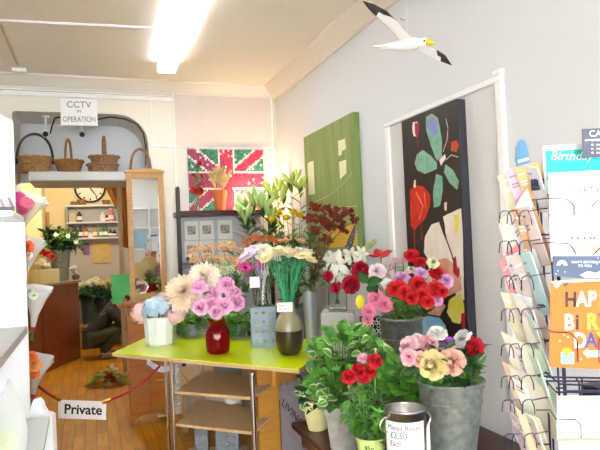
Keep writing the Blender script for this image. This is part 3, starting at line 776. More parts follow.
def grater_box(c, w, d, h, rz, label, open_top=True):
    """square metal planter with pressed bumps"""
    c = V(c); t = thing('embossed_planter', c, label, 'planter'); M = Matrix.Rotation(rz, 3, 'Z'); m = MB(); th = .004
    for s in (-1, 1):
        m.box(c+M@V((s*(w/2-th/2), 0, h/2)), (th, d, h), M=M); m.box(c+M@V((0, s*(d/2-th/2), h/2)), (w-2*th, th, h), M=M)
    m.box(c+V((0, 0, .004)), (w-2*th, d-2*th, .006), M=M)
    for i in range(3):
        for j in range(4):
            u, v = (i-1)*w*.29, h*(.15+.235*j)
            m.ball(c+M@V((u, -d/2, v)), w*.055, 8, 5, (1, 1, .6), 1, M@V((0, -1, 0))); m.ball(c+M@V((-w/2, u*d/w, v)), w*.055, 8, 5, (1, 1, .6), 1, M@V((-1, 0, 0)))
    zs_ = mat('zinc_sheet', '#808b92', .5, .5, noise=(30, '#707c85'))
    m.build('body', [zs_, M_chrome], t)
    if not open_top:
        m = MB(); m.box(c+V((0, 0, h-.005)), (w-2*th, d-2*th, .006), M=M); m.build('lid', zs_, t)
    return t
def under_table():
    # embossed planters on the floor below the trolley
    for px, w, lab in ((203, .075, 'narrow embossed metal planter on a crate under the lower trolley shelf'), (229, .13, 'wide embossed metal planter on a crate under the lower trolley shelf')):
        c = at(px, 462, 3.42); grater_box((c.x, c.y, .22), w, w, atZ(px, 431, 0).z+.0 if False else .20, -.3, lab)
    p = at(218, 462, 3.46); m = MB(); M = Matrix.Rotation(-.3, 3, 'Z')
    t = thing('storage_crate', (p.x, p.y, 0), 'low plain wooden crate under the trolley', 'crate')
    m.box((p.x, p.y, .2), (.36, .2, .036), M=M); m.build('lid', M_birch, t); m = MB(); m.box((p.x, p.y, .09), (.34, .18, .18), M=M); m.build('body', M_yelwood, t)
    # grey printed bag with lettering and white card beside it
    a, b = at(280, 400, 3.2), at(312, 400, 3.02); z1 = ZT-.05; dv = (b-a); dv.z = 0; n = V((dv.y, -dv.x, 0)).normalized(); dn = dv.normalized()
    t = thing('printed_board', ((a.x+b.x)/2, (a.y+b.y)/2, 0), 'grey printed board with slanting dark lettering between the table leg and the cream pot', 'board')
    m = MB(); P = [V((a.x, a.y, .0)), V((b.x, b.y, .0)), V((b.x, b.y, z1)), V((a.x, a.y, z1))]; m.prism([p for p in P], -n*.02); m.build('panel', mat('mauve_grey_cloth', '#9c96a0', .8, noise=(30, '#8f8994')), t)
    o = at(281, 404, 3.19); o = V((a.x, a.y, o.z))+n*.003; text('lettering', 'LIVING', .06, o+dn*.01, dn-V((0, 0, .62)), V((0, 0, 1)), M_ink, t)
    o2 = at(289, 385, 3.15); o2 = V((a.x, a.y, o2.z))+dn*dv.length*.25+n*.003; text('lettering', 'Y', .035, o2, dn, V((0, 0, 1)), M_ink, t)
    q0, q1 = at(299, 378, 3.06), at(306, 412, 3.0); t2 = MB(); t2.prism([V((q0.x, q0.y, q0.z)), V((q1.x, q1.y, q0.z)), V((q1.x, q1.y, q1.z)), V((q0.x, q0.y, q1.z))], n*.004-n*.0); tag(t2.build('white_card', M_paper), 'narrow blank white card hanging on the grey printed board', 'card')
    # white ornament and dark pots behind the shelves
    c = atZ(220, 384, .665); c.z = .49
    c = atZ(232, 404, .497); c.z = .4915
    t = thing('white_slipper', c, 'small white ceramic shoe ornament on the lower trolley shelf', 'ornament')
    m = MB(); pr = [(-.05, .0, .018), (-.03, 0, .028), (0, 0, .024), (.03, 0, .02), (.055, 0, .012)]
    vs = {str(i): ((c.x+x, c.y+.3*x, c.z+.022+max(0, -x)*.55), r) for i, (x, y, r) in enumerate(pr)}
    skin('body', vs, [(str(i), str(i+1)) for i in range(4)], M_white, t, '0')
    for (px, py, hx, lab) in ((262, 398, '#4a5560', 'small dark grey pot on the right of the lower trolley shelf'), (246, 402, '#5a5048', 'small brown pot on the lower trolley shelf'),):
        c = atZ(px, py+2, .497); c.z = .4915; vessel('small_pot', 'pot', wallprof([(.022, 0), (.03, .05), (.032, .07)], .004), c, mat('pot_'+hx[1:], hx, .5), lab, 'pot', 16)
    # bead garland at the left table end
    t = thing('bead_garland', at(165, 366, 3.25), 'string of clear glass beads hung under the left end of the lime table', 'garland'); m = MB(); th = MB(); pts = []
    P0, P1 = at(148, 360, 3.2), at(174, 364, 3.2)
    for s in range(3):
        Q = [P0.lerp(P1, u/12)+V((0, .01*s, -.03*math.sin(PI*u/12)-.012*s)) for u in range(13)]; th.tube(Q, .0012, 4)
        for p in Q: m.ball(p, .0075, 7, 5)
    Q = [P1+V((.01+.012*math.sin(i*.9), 0, -.015*i)) for i in range(16)]; th.tube(Q, .0012, 4)
    for p in Q: m.ball(p, .0085, 7, 5)
    m.build('beads', mat('crystal_bead', '#f4f4fa', .05, trans=.5), t); th.build('thread', M_paper, t)
under_table()

# ------------------------------------------------------------------ rope barrier and notice
def rope():
    P0, P1 = at(33, 381, 2.9), at(160, 366, 3.2); S0, S1 = at(58, 399.5, 3.0), at(105.5, 401.5, 3.0)
    M_rope = mat('red_rope', '#a81f18', .7, noise=(60, '#7d120e'))
    def seg(a, b, lab, sag):
        t = thing('barrier_rope', a, lab, 'rope', 'barrier rope'); m = MB(); pts = [a.lerp(b, i/14)-V((0, 0, sag*math.sin(PI*i/14))) for i in range(15)]
        m.tube(pts, .007, 8); m.build('cord', M_rope, t)
        m = MB(); d = (pts[-1]-pts[-2]).normalized() if lab.startswith('left') else (pts[0]-pts[1]).normalized(); e = b if lab.startswith('left') else a
        m.tube([e-d*.03, e], .0095, 10); m.ball(e+d*.004, .011); m.build('brass_end', mat('brass', '#d9a83a', .25, 1), t)
    seg(P0, S0+V((.004, 0, 0)), 'left red rope holding the private notice', .01); seg(S1-V((.004, 0, 0)), P1, 'right red rope running from the notice to the lime table', .03)
    r = (S1-S0).normalized(); r = V((r.x, r.y, 0)).normalized(); n = V((r.y, -r.x, 0)); W = (S1-S0).length*1.02
    a = S0-V((0, 0, .002)); hgt = 19.0/F*dep(S0)*1.0; up = V((-r.x*.03, -r.y*.03, 1))
    rr = (at(106, 418.5, 3.1)-at(58, 417, 3.0)).normalized(); dn = -(at(58, 399, 3.0)-at(58, 417.5, 3.0))
    t = thing('private_notice', a+dn, 'white plastic notice reading Private hung between the red ropes', 'sign')
    m = MB(); w_ = (at(106, 401.5, 3.0)-a); m.prism([a, a+dn, a+dn+w_, a+w_], -n*.004); m.build('plate', M_paper, t, bevel=.001)
    text('lettering', 'Private', hgt*.72, a+w_*.12+dn*.72+n*.0006, w_, -dn, M_ink, t, bold=.02)
rope()

# ------------------------------------------------------------------ table-top vases and their flowers
def white_pot():
    c = atZ(160, 344.5, ZT); c.z = ZT+.001; k = dep(c)/F; d = dep(c)
    vessel('white_flowerpot', 'pot', wallprof([(12.5*k, 0), (13.5*k, 2*k), (15.5*k, 27*k), (15.2*k, 28*k)], .006), c, mat('white_ceramic', '#f4f4f4', .25), 'white faceted flowerpot holding hydrangeas at the left of the lime table', 'flowerpot', 10, smooth=20)
    mo = c+V((0, 0, 26*k))
    for px, py, r, hx, dd, lab in ((141, 313, 11, ('#f0b4bc', '#f6d2d0'), 0, 'pink hydrangea head on the left of the white pot'), (157, 310, 15.5, ('#b4d6ee', '#d6eaf4'), -.05, 'pale blue hydrangea head in the middle of the white pot'), (175, 314, 11.5, ('#f0b2be', '#f8d8d8'), 0, 'pink hydrangea head on the right of the white pot'), (163, 297, 6, ('#f2c4c4', '#f6d6d0'), .1, 'small pink hydrangea head at the back of the white pot')):
        h = at(px, py, d+dd); b, q = toward(mo, h, 13*k, .1); flower('hydrangea', hx, h, r*k*1.08, b, q, lab, face=.55, up=.5, leaves=2)
white_pot()
def red_vase():
    c = atZ(218.5, 353, ZT); c.z = ZT+.001; k = dep(c)/F; d = dep(c)
    pr = [(9.5*k, 0), (11.3*k, 2*k), (12.2*k, 8*k), (12.2*k, 19*k), (11*k, 24*k), (8.3*k, 27.5*k), (7.8*k, 29*k), (8.4*k, 31*k), (11*k, 34.5*k)]
    vessel('red_glass_vase', 'vase', wallprof(pr, .005), c, M_redglass, 'deep red glass vase holding peach dahlias and pink roses', 'vase', 12, smooth=25)
    mo = c+V((0, 0, 33*k))
    for px, py, r, hx, lab, dd in ((183, 291, 19, ('#fbd8b4', '#fae6cc'), 'large peach dahlia at the left above the red vase', 0), (205, 276, 17, ('#fdeedd', '#fbe0c4'), 'large cream dahlia at the top above the red vase', .06), (196, 303, 9, ('#fbcfae', '#f9dcc4'), 'smaller peach dahlia low on the left above the red vase', -.02)):
        h = at(px, py, d+dd); b, q = toward(mo, h, 6*k, .16); flower('dahlia', hx, h, r*k*1.05, b, q, lab, face=.75, up=.15)
    it = [(199, 286, 7.5, d-.08), (213, 293, 8, d-.04), (227, 284, 8.5, d-.0), (234, 293, 8, d-.03), (237, 302, 8.5, d-.06), (201, 307, 8, d-.12), (212, 305, 8, d-.13), (224, 306, 8.5, d-.12), (217, 312, 7, d-.15)]
    bouquet(mo, 6.5*k, .16, it, 'pink roses', 'over the red glass vase', kind='rose', hx=('#f3a6cf', '#f7bcdc'), face=.6, up=.25, leaves=2, lm=M_leafb)
    o = []
    for px, py in ((212, 317), (229, 314), (206, 314)):
        h = at(px, py, d-.1); b, q = toward(mo, h, 6*k, .14); o.append(sprig(h, b, q, '', None, 7, .06, .03, M_leafb, .3))
    ordinals(o, 'green leaf sprigs', 'at the mouth of the red vase')
red_vase()
def cube_and_vase():
    c = atZ(264, 345, ZT); k = dep(c)/F; c.z = ZT+.0005; w = 25*k; h = 39*k
    grater_box(c, w, w*.9, h, -.22, 'tall embossed metal planter on the lime table, under the stemmed glass vase', False)
    c2 = c+V((.005, .0, h+.001)); d = dep(c2)
    vessel('stem_vase', 'vase', wallprof([(8*k, 0), (8.2*k, 2*k), (6.6*k, 10*k), (6.6*k, 20*k), (8.4*k, 29*k)], .003), c2, M_glass, 'clear waisted glass vase standing on the embossed metal planter', 'vase')
    mo = c2+V((0, 0, 28*k)); o1 = []; o2 = []
    M_v = mat('violet_stem', '#b89ac4', .5); M_w = mat('white_stem', '#e4e0d8', .5)
    for i in range(11):
        px = 246+29*i/10; py = 258-5*math.sin(PI*i/10)-rnd(0, 6); hh = at(px, py, d+rnd(-.06, .08)); b, q = toward(mo, hh, 5.5*k, .13)
        lil = i < 5
        (o1 if lil else o2).append(flower('fan', ('#e9cfe6', '#f2e4f2') if lil else ('#f4eeda', '#efe6c4'), hh, 7.8*k*rnd(.9, 1.15), b, q, '', stem=M_v if lil else M_w, stemr=.0022, up=.55, face=.45))
    ordinals(o1, 'lilac straight-stemmed flowers', 'in the waisted glass vase'); ordinals(o2, 'white straight-stemmed flowers', 'in the waisted glass vase')
    p = at(249.5, 277, d-.04); q = at(260, 287.5, d-.04); m = MB(); m.prism([p, V((q.x, q.y, p.z)), q, V((p.x, p.y, q.z))], (.001, .002, 0)); t = m.build('price_tag', M_paper); tag(t, 'small white price tag on the waisted glass vase', 'price tag')
    text('lettering', '£1.20', .018, at(250.5, 284, d-.0905)-V((0, .001, 0)), RT, (0, 0, 1), M_ink, t) if False else None
cube_and_vase()
def stoneware():
    c = atZ(290, 354, ZT); c.z = ZT+.001; k = dep(c)/F; d = dep(c)
    pr = [(9*k, 0), (10*k, 1*k), (13*k, 6*k), (14.2*k, 14*k), (14.4*k, 24*k)]; pr2 = [(14.45*k, 24.2*k), (14*k, 29*k), (11.5*k, 36*k), (8*k, 40*k), (7.4*k, 43*k), (7.4*k, 51*k), (8*k, 52*k)]
    t = thing('stoneware_jar', c, 'brown stoneware jar with a pale shoulder holding green-stemmed flowers', 'jar')
    m = MB(); m.lathe([(.0005, 0)]+pr, c, 30); m.build('body', mat('dark_brown_glaze', '#4a3a28', .12, noise=(9, '#2f261c'), coat=.6), t)
    m = MB(); m.lathe(pr2+[(7*k, 52*k), (6.4*k, 43*k), (6.8*k, 39*k), (12*k, 28*k), (12*k, 6*k), (.0005, 3*k)], c, 30); m.build('shoulder', mat('tan_glaze', '#a89468', .2, noise=(9, '#8d8a74'), coat=.4), t)
    mo = c+V((0, 0, 51*k)); o = []
    for i in range(17):
        u = i/16; px = 263+48*u; py = 256-5*math.sin(PI*u)+rnd(-4, 4); hh = at(px, py, d+rnd(-.07, .1)); b, q = toward(mo, hh, 6*k, .12)
        o.append(flower('fan', ('#f6e8bc', '#f2dc9c') if i % 3 else ('#f6f0dc', '#f0e2b0'), hh, 7.2*k*rnd(.9, 1.15), b, q, 'cream starry flower on a mint green stem in the stoneware jar', stem=M_gstem, stemr=.0034, up=.55, face=.45, group='cream flowers on mint green stems in the stoneware jar'))
    for px, py, lab in ((285, 241, 'left peach flower above the stoneware jar'), (301, 242, 'right peach flower above the stoneware jar')):
        hh = at(px, py, d+.16); b, q = toward(mo, hh, 5*k, .12); flower('fan', ('#f2a87e', '#f6c09c'), hh, 7.5*k, b, q, lab, stem=M_gstem, stemr=.003, up=.7, face=.4)
    p, q = at(277, 303, d-.085), at(292.5, 311.5, d-.085); n = V((0, -1, 0)); m = MB(); m.prism([p, V((q.x, q.y, p.z)), q, V((p.x, p.y, q.z))], (.001, .002, 0)); t = m.build('price_tag', M_paper); tag(t, 'white handwritten price tag on the neck of the stoneware jar', 'price tag')
    r = V((q.x-p.x, q.y-p.y, 0)); text('lettering', 'Stems', .02, p+V((0, -.0012, -.019))+r*.08, r, (0, 0, 1), mat('grey_pen', '#6e6a70'), t); text('lettering', '99p each', .015, p+V((0, -.0012, -.036))+r*.08, r, (0, 0, 1), MATS['grey_pen'], t)
stoneware()
def cone_vase():
    c = atZ(311.5, 343, ZT); c.z = ZT+.001; k = dep(c)/F; d = dep(c)
    vessel('cone_vase', 'vase', wallprof([(5*k, 0), (5.2*k, 1*k), (7.2*k, 50*k), (7.4*k, 51*k)], .003), c, mat('spun_aluminium', '#c4c6ca', .38, .6), 'tall tapered steel vase at the right end of the lime table', 'vase')
    mo = c+V((0, 0, 50*k)); o = []
    for px, py in ((302, 268), (309, 264), (318, 270), (313, 278)):
        hh = at(px, py, d+rnd(-.03, .06)); b, q = toward(mo, hh, 5*k, .2); o.append(sprig(hh, b, q, '', None, 14, .06, .02, M_leafd, .7))
    ordinals(o, 'dark green sprigs', 'in the tapered steel vase')
    it = [(px, py, r, d+.12+rnd(-.04, .06)) for px, py, r in ((317, 208, 8), (331, 213, 9), (322, 222, 8), (338, 219, 8), (347, 213, 6.5), (353, 220, 6), (311, 219, 7.5), (330, 228, 7.5), (316, 232, 7), (343, 229, 6.5), (326, 240, 6.5))]
    bouquet(mo, 5*k, .2, it, 'dark red berry sprays', 'rising from the steel vase', kind='berries', hx=('#8f3826', '#6e241c'), face=.3, up=.6, stemr=.003, stem=mat('red_brown_stem', '#7a5a34', .5), leaves=4, lm=mat('red_green_leaf', '#6f6a2c', .5))
cone_vase()

# ------------------------------------------------------------------ buckets of flowers behind the table
def behind_table():
    zb = .5; a, b = atZ(205, 400, .0), 0
    x0, x1, y0, y1 = .62, 1.56, 3.95, 4.68
    t = thing('low_bench', ((x0+x1)/2, (y0+y1)/2, 0), 'low wooden bench behind the lime table carrying flower buckets', 'bench')
    m = MB(); m.bx((x0, y0, zb-.03), (x1, y1, zb)); m.build('seat_board', M_birch, t)
    for x in (x0+.03, x1-.03):
        for y in (y0+.04, y1-.04):
            m = MB(); m.bx((x-.02, y-.02, 0), (x+.02, y+.02, zb-.03)); m.build('leg', M_birch, t)
    def bucket(px, d, r, h, m_, lab):
        c = at(px, 320, d); c = V((c.x, c.y, zb+.001))
        vessel('flower_bucket', 'bucket', wallprof([(r*.75, 0), (r*.97, h*.95), (r*1.05, h*.96), (r*1.05, h)], .004), c, m_, lab, 'bucket')
        return c+V((0, 0, h))
    # left bucket: orange and cream sprays, magenta gerberas
    mo = bucket(226, 4.25, .13, .42, M_steelgrey, 'grey bucket of orange and cream sprays behind the red vase')
    d = 4.2
    it = [(px+rnd(-2, 2), 257-5*math.sin((px-190)/55*PI)+(7 if i_ % 2 else -5)+rnd(-2, 2), rnd(6, 8), d+(-.12 if i_ % 2 else .1)) for i_, px in enumerate((192, 196, 202, 207, 212, 217, 222, 227, 232, 236, 241, 246))]
    bouquet(mo, .1, .3, it, 'orange-pink flower sprays', 'in the grey bucket', kind='floret', hx=('#eea87e', '#e9c48a'), face=.3, up=.8, leaves=5, lm=M_leaf, leafsize=1.3)
    it = [(px, py, r, d-.12) for px, py, r in ((217, 268, 6), (224, 272, 7), (231, 270, 6), (237, 265, 6), (224, 262, 5.5), (241, 272, 5.5))]
    bouquet(mo, .1, .3, it, 'pale cream-green flower sprays', 'in the grey bucket', kind='floret', hx=('#e8eebc', '#cfe09c'), face=.4, up=.7, leaves=4, lm=M_leafb, leafsize=1.3)
    for px, py, r, lab in ((245, 268, 9, 'magenta gerbera at the right edge of the grey bucket'), (261, 264, 6, 'magenta gerbera seen through the pale straight stems')):
        h = at(px, py, d-.2); b, q = toward(mo, h, .1, .3); flower('gerbera', ('#d8308a', '#e85aa6'), h, r/F*d, b, q, lab, face=.35, up=.8)
    o = []
    for px, py in ((190, 262), (199, 268), (206, 258), (212, 278), (222, 285), (236, 284), (245, 290), (233, 255), (218, 258)):
        h = at(px, py, d+rnd(-.05, .1)); b, q = toward(mo, h, .1, .3); o.append(sprig(h, b, q, '', None, 14, .085, .035, M_leaf if px % 2 else M_leafd, .6))
    ordinals(o, 'leafy green sprigs', 'in the grey bucket behind the table')
    # middle bucket: green lily stems in bud, orange sprays
    mo = bucket(262, 4.45, .13, .42, M_blackp, 'black bucket of budding lilies behind the metal planter')
    d = 4.4
    it = [(px, py, r, d-.1+rnd(-.05, .05)) for px, py, r in ((247, 243, 6), (254, 240, 6.5), (262, 241, 6.5), (270, 240, 6), (277, 243, 5.5))]
    bouquet(mo, .1, .3, it, 'bright orange flower sprays', 'in the black bucket of lilies', kind='floret', hx=('#ea8648', '#e0703a'), face=.3, up=.8, leaves=3)
    def lily_stems(mo, tops, d, lab, lm, budh, L=.13):
        o = []
        for px, py in tops:
            h = at(px, py, d+rnd(-.08, .08)); b, q = toward(mo, h, .09, .3)
            t = sprig(h, b, q, '', None, 15, L, .034, lm, .75, 'budding_lily', 'lily', .55, None, .5)
            tg = (h-q).normalized(); x, y, z = frame(tg)
            for i in range(5):
                a = i*1.26+px; dr = (tg+(x*math.cos(a)+y*math.sin(a))*rnd(.35, .9)).normalized(); e = h+dr*rnd(.03, .055); s = rnd(.05, .07)
                m = MB(); m.tube([h-tg*.02, e], .0025, 5); m.lathe([(.001, -1*s), (.16*s, -.8*s), (.27*s, -.35*s), (.3*s, 0), (.24*s, .5*s), (.12*s, .9*s), (.001, 1.05*s)], e+dr*s*.9, 9, dr); m.build('bud', mat('bud_'+budh[1:], budh, .5), t)
            o.append(t)
        ordinals(o, *lab)
    lily_stems(mo, [(245, 222), (255, 206), (263, 214), (271, 222), (250, 212)], d, ('green budding lily stems', 'in the black bucket of lilies'), M_leafd, '#a9c470', .16)
    # right bucket: bright lilies, yellow chrysanthemums
    mo = bucket(293, 4.55, .14, .44, M_gbucket, 'grey-green bucket of yellow flowers behind the stoneware jar')
    d = 4.5
    lily_stems(mo, [(273, 199), (283, 194), (292, 188), (300, 193), (279, 204)], d+.05, ('bright green lily stems', 'above the yellow chrysanthemums'), M_leafy, '#c6d66a')
    it = [(px, py, r, d-.15) for px, py, r in ((273, 220, 6), (279, 215, 6.5), (287, 219, 6), (294, 214, 6.5), (300, 216, 5.5))]
    bouquet(mo, .1, .3, it, 'yellow chrysanthemums', 'below the bright lily buds', kind='mum', hx=('#fbe628', '#f2cc1c'), face=.4, up=.6, leaves=4, lm=M_leafd)
    o = []
    for i in range(12):
        px = 268+46*i/11; h = at(px+rnd(-3, 3), 240+rnd(-12, 14), d-.2+rnd(-.1, .12)); b, q = toward(mo, h, .1, .3); o.append(sprig(h, b, q, '', None, 20, .10, .04, (M_leaf, M_leafb, M_leafd)[i % 3], .55))
    ordinals(o[:12], 'leafy green stems', 'around the yellow chrysanthemums')
    # small variegated pot plants standing on the table
    def table_plant(px, py, r, h, lab, lm, edge, n):
        c = atZ(px, py, ZT); c.z = ZT+.001; t = thing('pot_plant', c, lab, 'plant')
        m = MB(); m.lathe(wallprof([(r*.7, 0), (r, .07), (r*1.05, .072), (r*1.05, .085)], .004), c, 18); m.build('pot', M_steelgrey, t)
        m = MB(); m.lathe([(.0005, .07), (r*.92, .07)], c, 14); m.build('soil', M_soil, t)
        m = MB(); st = MB()
        for i in range(n):
            a, u = rnd(0, 6.28), rnd(0, 1); rr = r*2.3*u**.5; p = c+V((rr*math.cos(a), rr*math.sin(a)*.8-.02*u, .025+(h-.025)*rnd(.0, 1)*(1-.25*u))); st.tube([c+V((0, 0, .07)), p.lerp(c+V((0, 0, h)), .4), p], .0015, 4)
            d_ = V((math.cos(a), math.sin(a)-.25, rnd(-.1, .8))); m.leaf(p, d_, V((0, 0, 1)), rnd(.04, .06), rnd(.026, .04), .4, .2, 0 if random.random() < .6 else 1, 3)
        st.build('stem', M_stem, t); m.build('foliage', [lm, edge], t)
    table_plant(192, 336, .055, .15, 'small yellow-green variegated pot plant left of the red vase', M_leafb, M_leafy, 190)
    table_plant(239, 337, .06, .16, 'small yellow-green variegated pot plant right of the red vase', M_leafb, M_leafy, 220)
    table_plant(181, 334, .04, .15, 'small dark red leaved pot plant beside the white flowerpot', mat('leaf_dark_red', '#6e1a20', .5), M_leafb, 60)
behind_table()

# ------------------------------------------------------------------ plinth with the lily vase, damask box
ZS = .58
def plinth_and_lilies():
    c = at(338, 311, 3.62); zt = c.z; w = .2
    m = MB(); m.box((c.x, c.y, zt/2), (w, w, zt), math.radians(-28)); o = m.build('display_plinth', [mat('off_white_card', '#ece7e0', .6)], bevel=.003); tag(o, 'square off-white plinth under the vase of white lilies', 'plinth')
    c = V((c.x, c.y, zt+.001)); k = dep(c)/F; d = dep(c)
    vessel('lily_vase', 'vase', wallprof([(9*k, 0), (9.5*k, 1*k), (9.6*k, 31*k), (10*k, 32*k)], .003), c, M_glass, 'clear glass cylinder vase of white lilies and red roses on the plinth', 'vase')
    mo = c+V((0, 0, 31*k)); R_ = 8*k
    out = []
    for px, py, r, lab in ((337, 264, 13, 'large white lily at the left of the glass cylinder vase'), (335, 278, 8, 'low white lily at the left of the glass cylinder vase'), (351, 256, 9, 'upright white lily at the back of the glass cylinder vase'), (361, 254, 8, 'white lily beside the red amaryllis, at the back'), (345, 275, 8, 'white lily facing forward in the middle of the lily vase'), (329, 257, 7, 'white lily at the far left back of the lily vase')):
        h = at(px, py, d-.08); b, q = toward(mo, h, R_, .15); flower('lily', ('#faf6ea', '#eef0d8'), h, r*k, b, q, lab, face=.55, up=.2, leaves=3, lm=M_leafd, leafsize=1.4)
    for px, py, r, lab in ((361, 270, 8.5, 'upper crimson rose right of the white lilies'), (351, 285, 8.5, 'lower crimson rose right of the white lilies'), (328, 276, 5, 'dark crimson rose at the far left of the lily vase'), (335, 288, 5, 'small crimson rose below the white lily')):
        h = at(px, py, d-.14); b, q = toward(mo, h, R_, .15); flower('rose', ('#c8123a', '#dc2a4e'), h, r*k, b, q, lab, face=.6, up=.3)
    o = []
    for px, py, n in ((347, 262, 7), (355, 264, 6), (343, 274, 8), (330, 284, 7), (324, 262, 7), (322, 282, 8)):
        h = at(px, py, d-.12+rnd(-.03, .1)); b, q = toward(mo, h, R_, .15); o.append(sprig(h, b, q, '', None, n, .08, .032, M_leafd if n % 2 else M_leaf, .5))
    ordinals(o, 'dark green leaf stems', 'in the lily vase')
    h = at(351, 240, d+.02); b, q = toward(mo, h, R_, .15); flower('spike', ('#4a4468', '#6a6690'), h, 8*k, b, q, 'dusky purple flower spike at the back of the lily vase', leaves=2)
    h = at(370, 245, d-.05); b, q = toward(mo, h, R_, .15); flower('bud', ('#b8b878', '#8ea858'), h, 9*k, b, q, 'tall pale green lily bud left of the red amaryllis')
    # damask box
    c = at(371, 333, 3.2); c = V((c.x, c.y, 0)); w = 20*3.2/F; zt = at(371, 317, 3.2).z
    t = thing('damask_box', c, 'black box with a white scroll pattern left of the galvanised bucket', 'box'); m = MB(); m.box(c+V((0, 0, zt/2)), (w, w, zt), -.35); m.build('body', mat('damask_black', '#1c1a20', .5), t, bevel=.002)
    m = MB(); M = Matrix.Rotation(-.35, 3, 'Z')
    for i in range(7):
        for j in range(3):
            o_ = V(((j-1)*w*.33, -w/2, zt-.025-i*.045)); n = V((0, -.0012, 0))
            for a0 in (0, PI/2, PI, 3*PI/2):
                pts = [o_+V((math.cos(a0)*.010+math.cos(a0+u)*.009, 0, math.sin(a0)*.012+math.sin(a0+u)*.011)) for u in [PI*1.7*q/10 for q in range(11)]]
                m.tube([c+M@(p+n*.5) for p in pts], .0019, 4)
    m.build('scroll_pattern', M_paper, t)
plinth_and_lilies()

# ------------------------------------------------------------------ brown stand and its buckets
def stand():
    p = atZ(291, 422, ZS); x0, y1, x1, y0 = p.x, p.y, XR-.02, 1.25
    t = thing('dark_wood_stand', ((x0+x1)/2, (y0+y1)/2, 0), 'low dark brown moulded stand carrying buckets along the right wall', 'stand')
    m = MB(); m.bx((x0, y0, ZS-.03), (x1, y1, ZS)); m.build('top', M_brown, t, bevel=.006)
    m = MB(); m.bx((x0+.02, y0+.02, ZS-.055), (x1, y1-.02, ZS-.03)); m.bx((x0+.035, y0+.035, ZS-.11), (x1, y1-.035, ZS-.055)); m.build('moulding', M_brown, t, bevel=.01)
    m = MB(); m.bx((x0+.06, y0+.06, 0), (x1, y1-.06, ZS-.11)); m.build('body', M_brown, t)
stand()
def galv_bucket(c, r, h, m_, lab, taper=.8, bands=True, name='metal_bucket', handles=False):
    t = thing(name, c, lab, 'bucket'); m = MB()
    m.lathe(wallprof([(r*taper, 0), (r*(taper+(1-taper)*.97), h*.97), (r*1.03, h*.975), (r*1.045, h*.99), (r*1.02, h)], .004), c, 36); m.build('body', m_, t, smooth=60)
    if bands:
        for u in (.2, .24, .8): m = MB(); m.tube([V(c)+V((0, 0, h*u))+V((math.cos(a), math.sin(a), 0))*r*(taper+(1-taper)*u)*1.004 for a in [2*PI*i/36 for i in range(36)]], .003, 6, closed=True); m.build('band', m_, t)
    if handles:
        for s in (-1, 1):
            q = V(c)+V((s*r*1.0, 0, h*.84)); m = MB(); m.tube([q+V((s*.012*math.sin(a)*2.2, 0, .024*math.cos(a))) for a in [PI*i/10 for i in range(11)]], .0028, 6); m.build('handle', M_steel, t)
    return V(c)+V((0, 0, h)), t
def onstand(px, py, d): q = at(px, py, d); return V((q.x, q.y, ZS+.001)), q.z-ZS
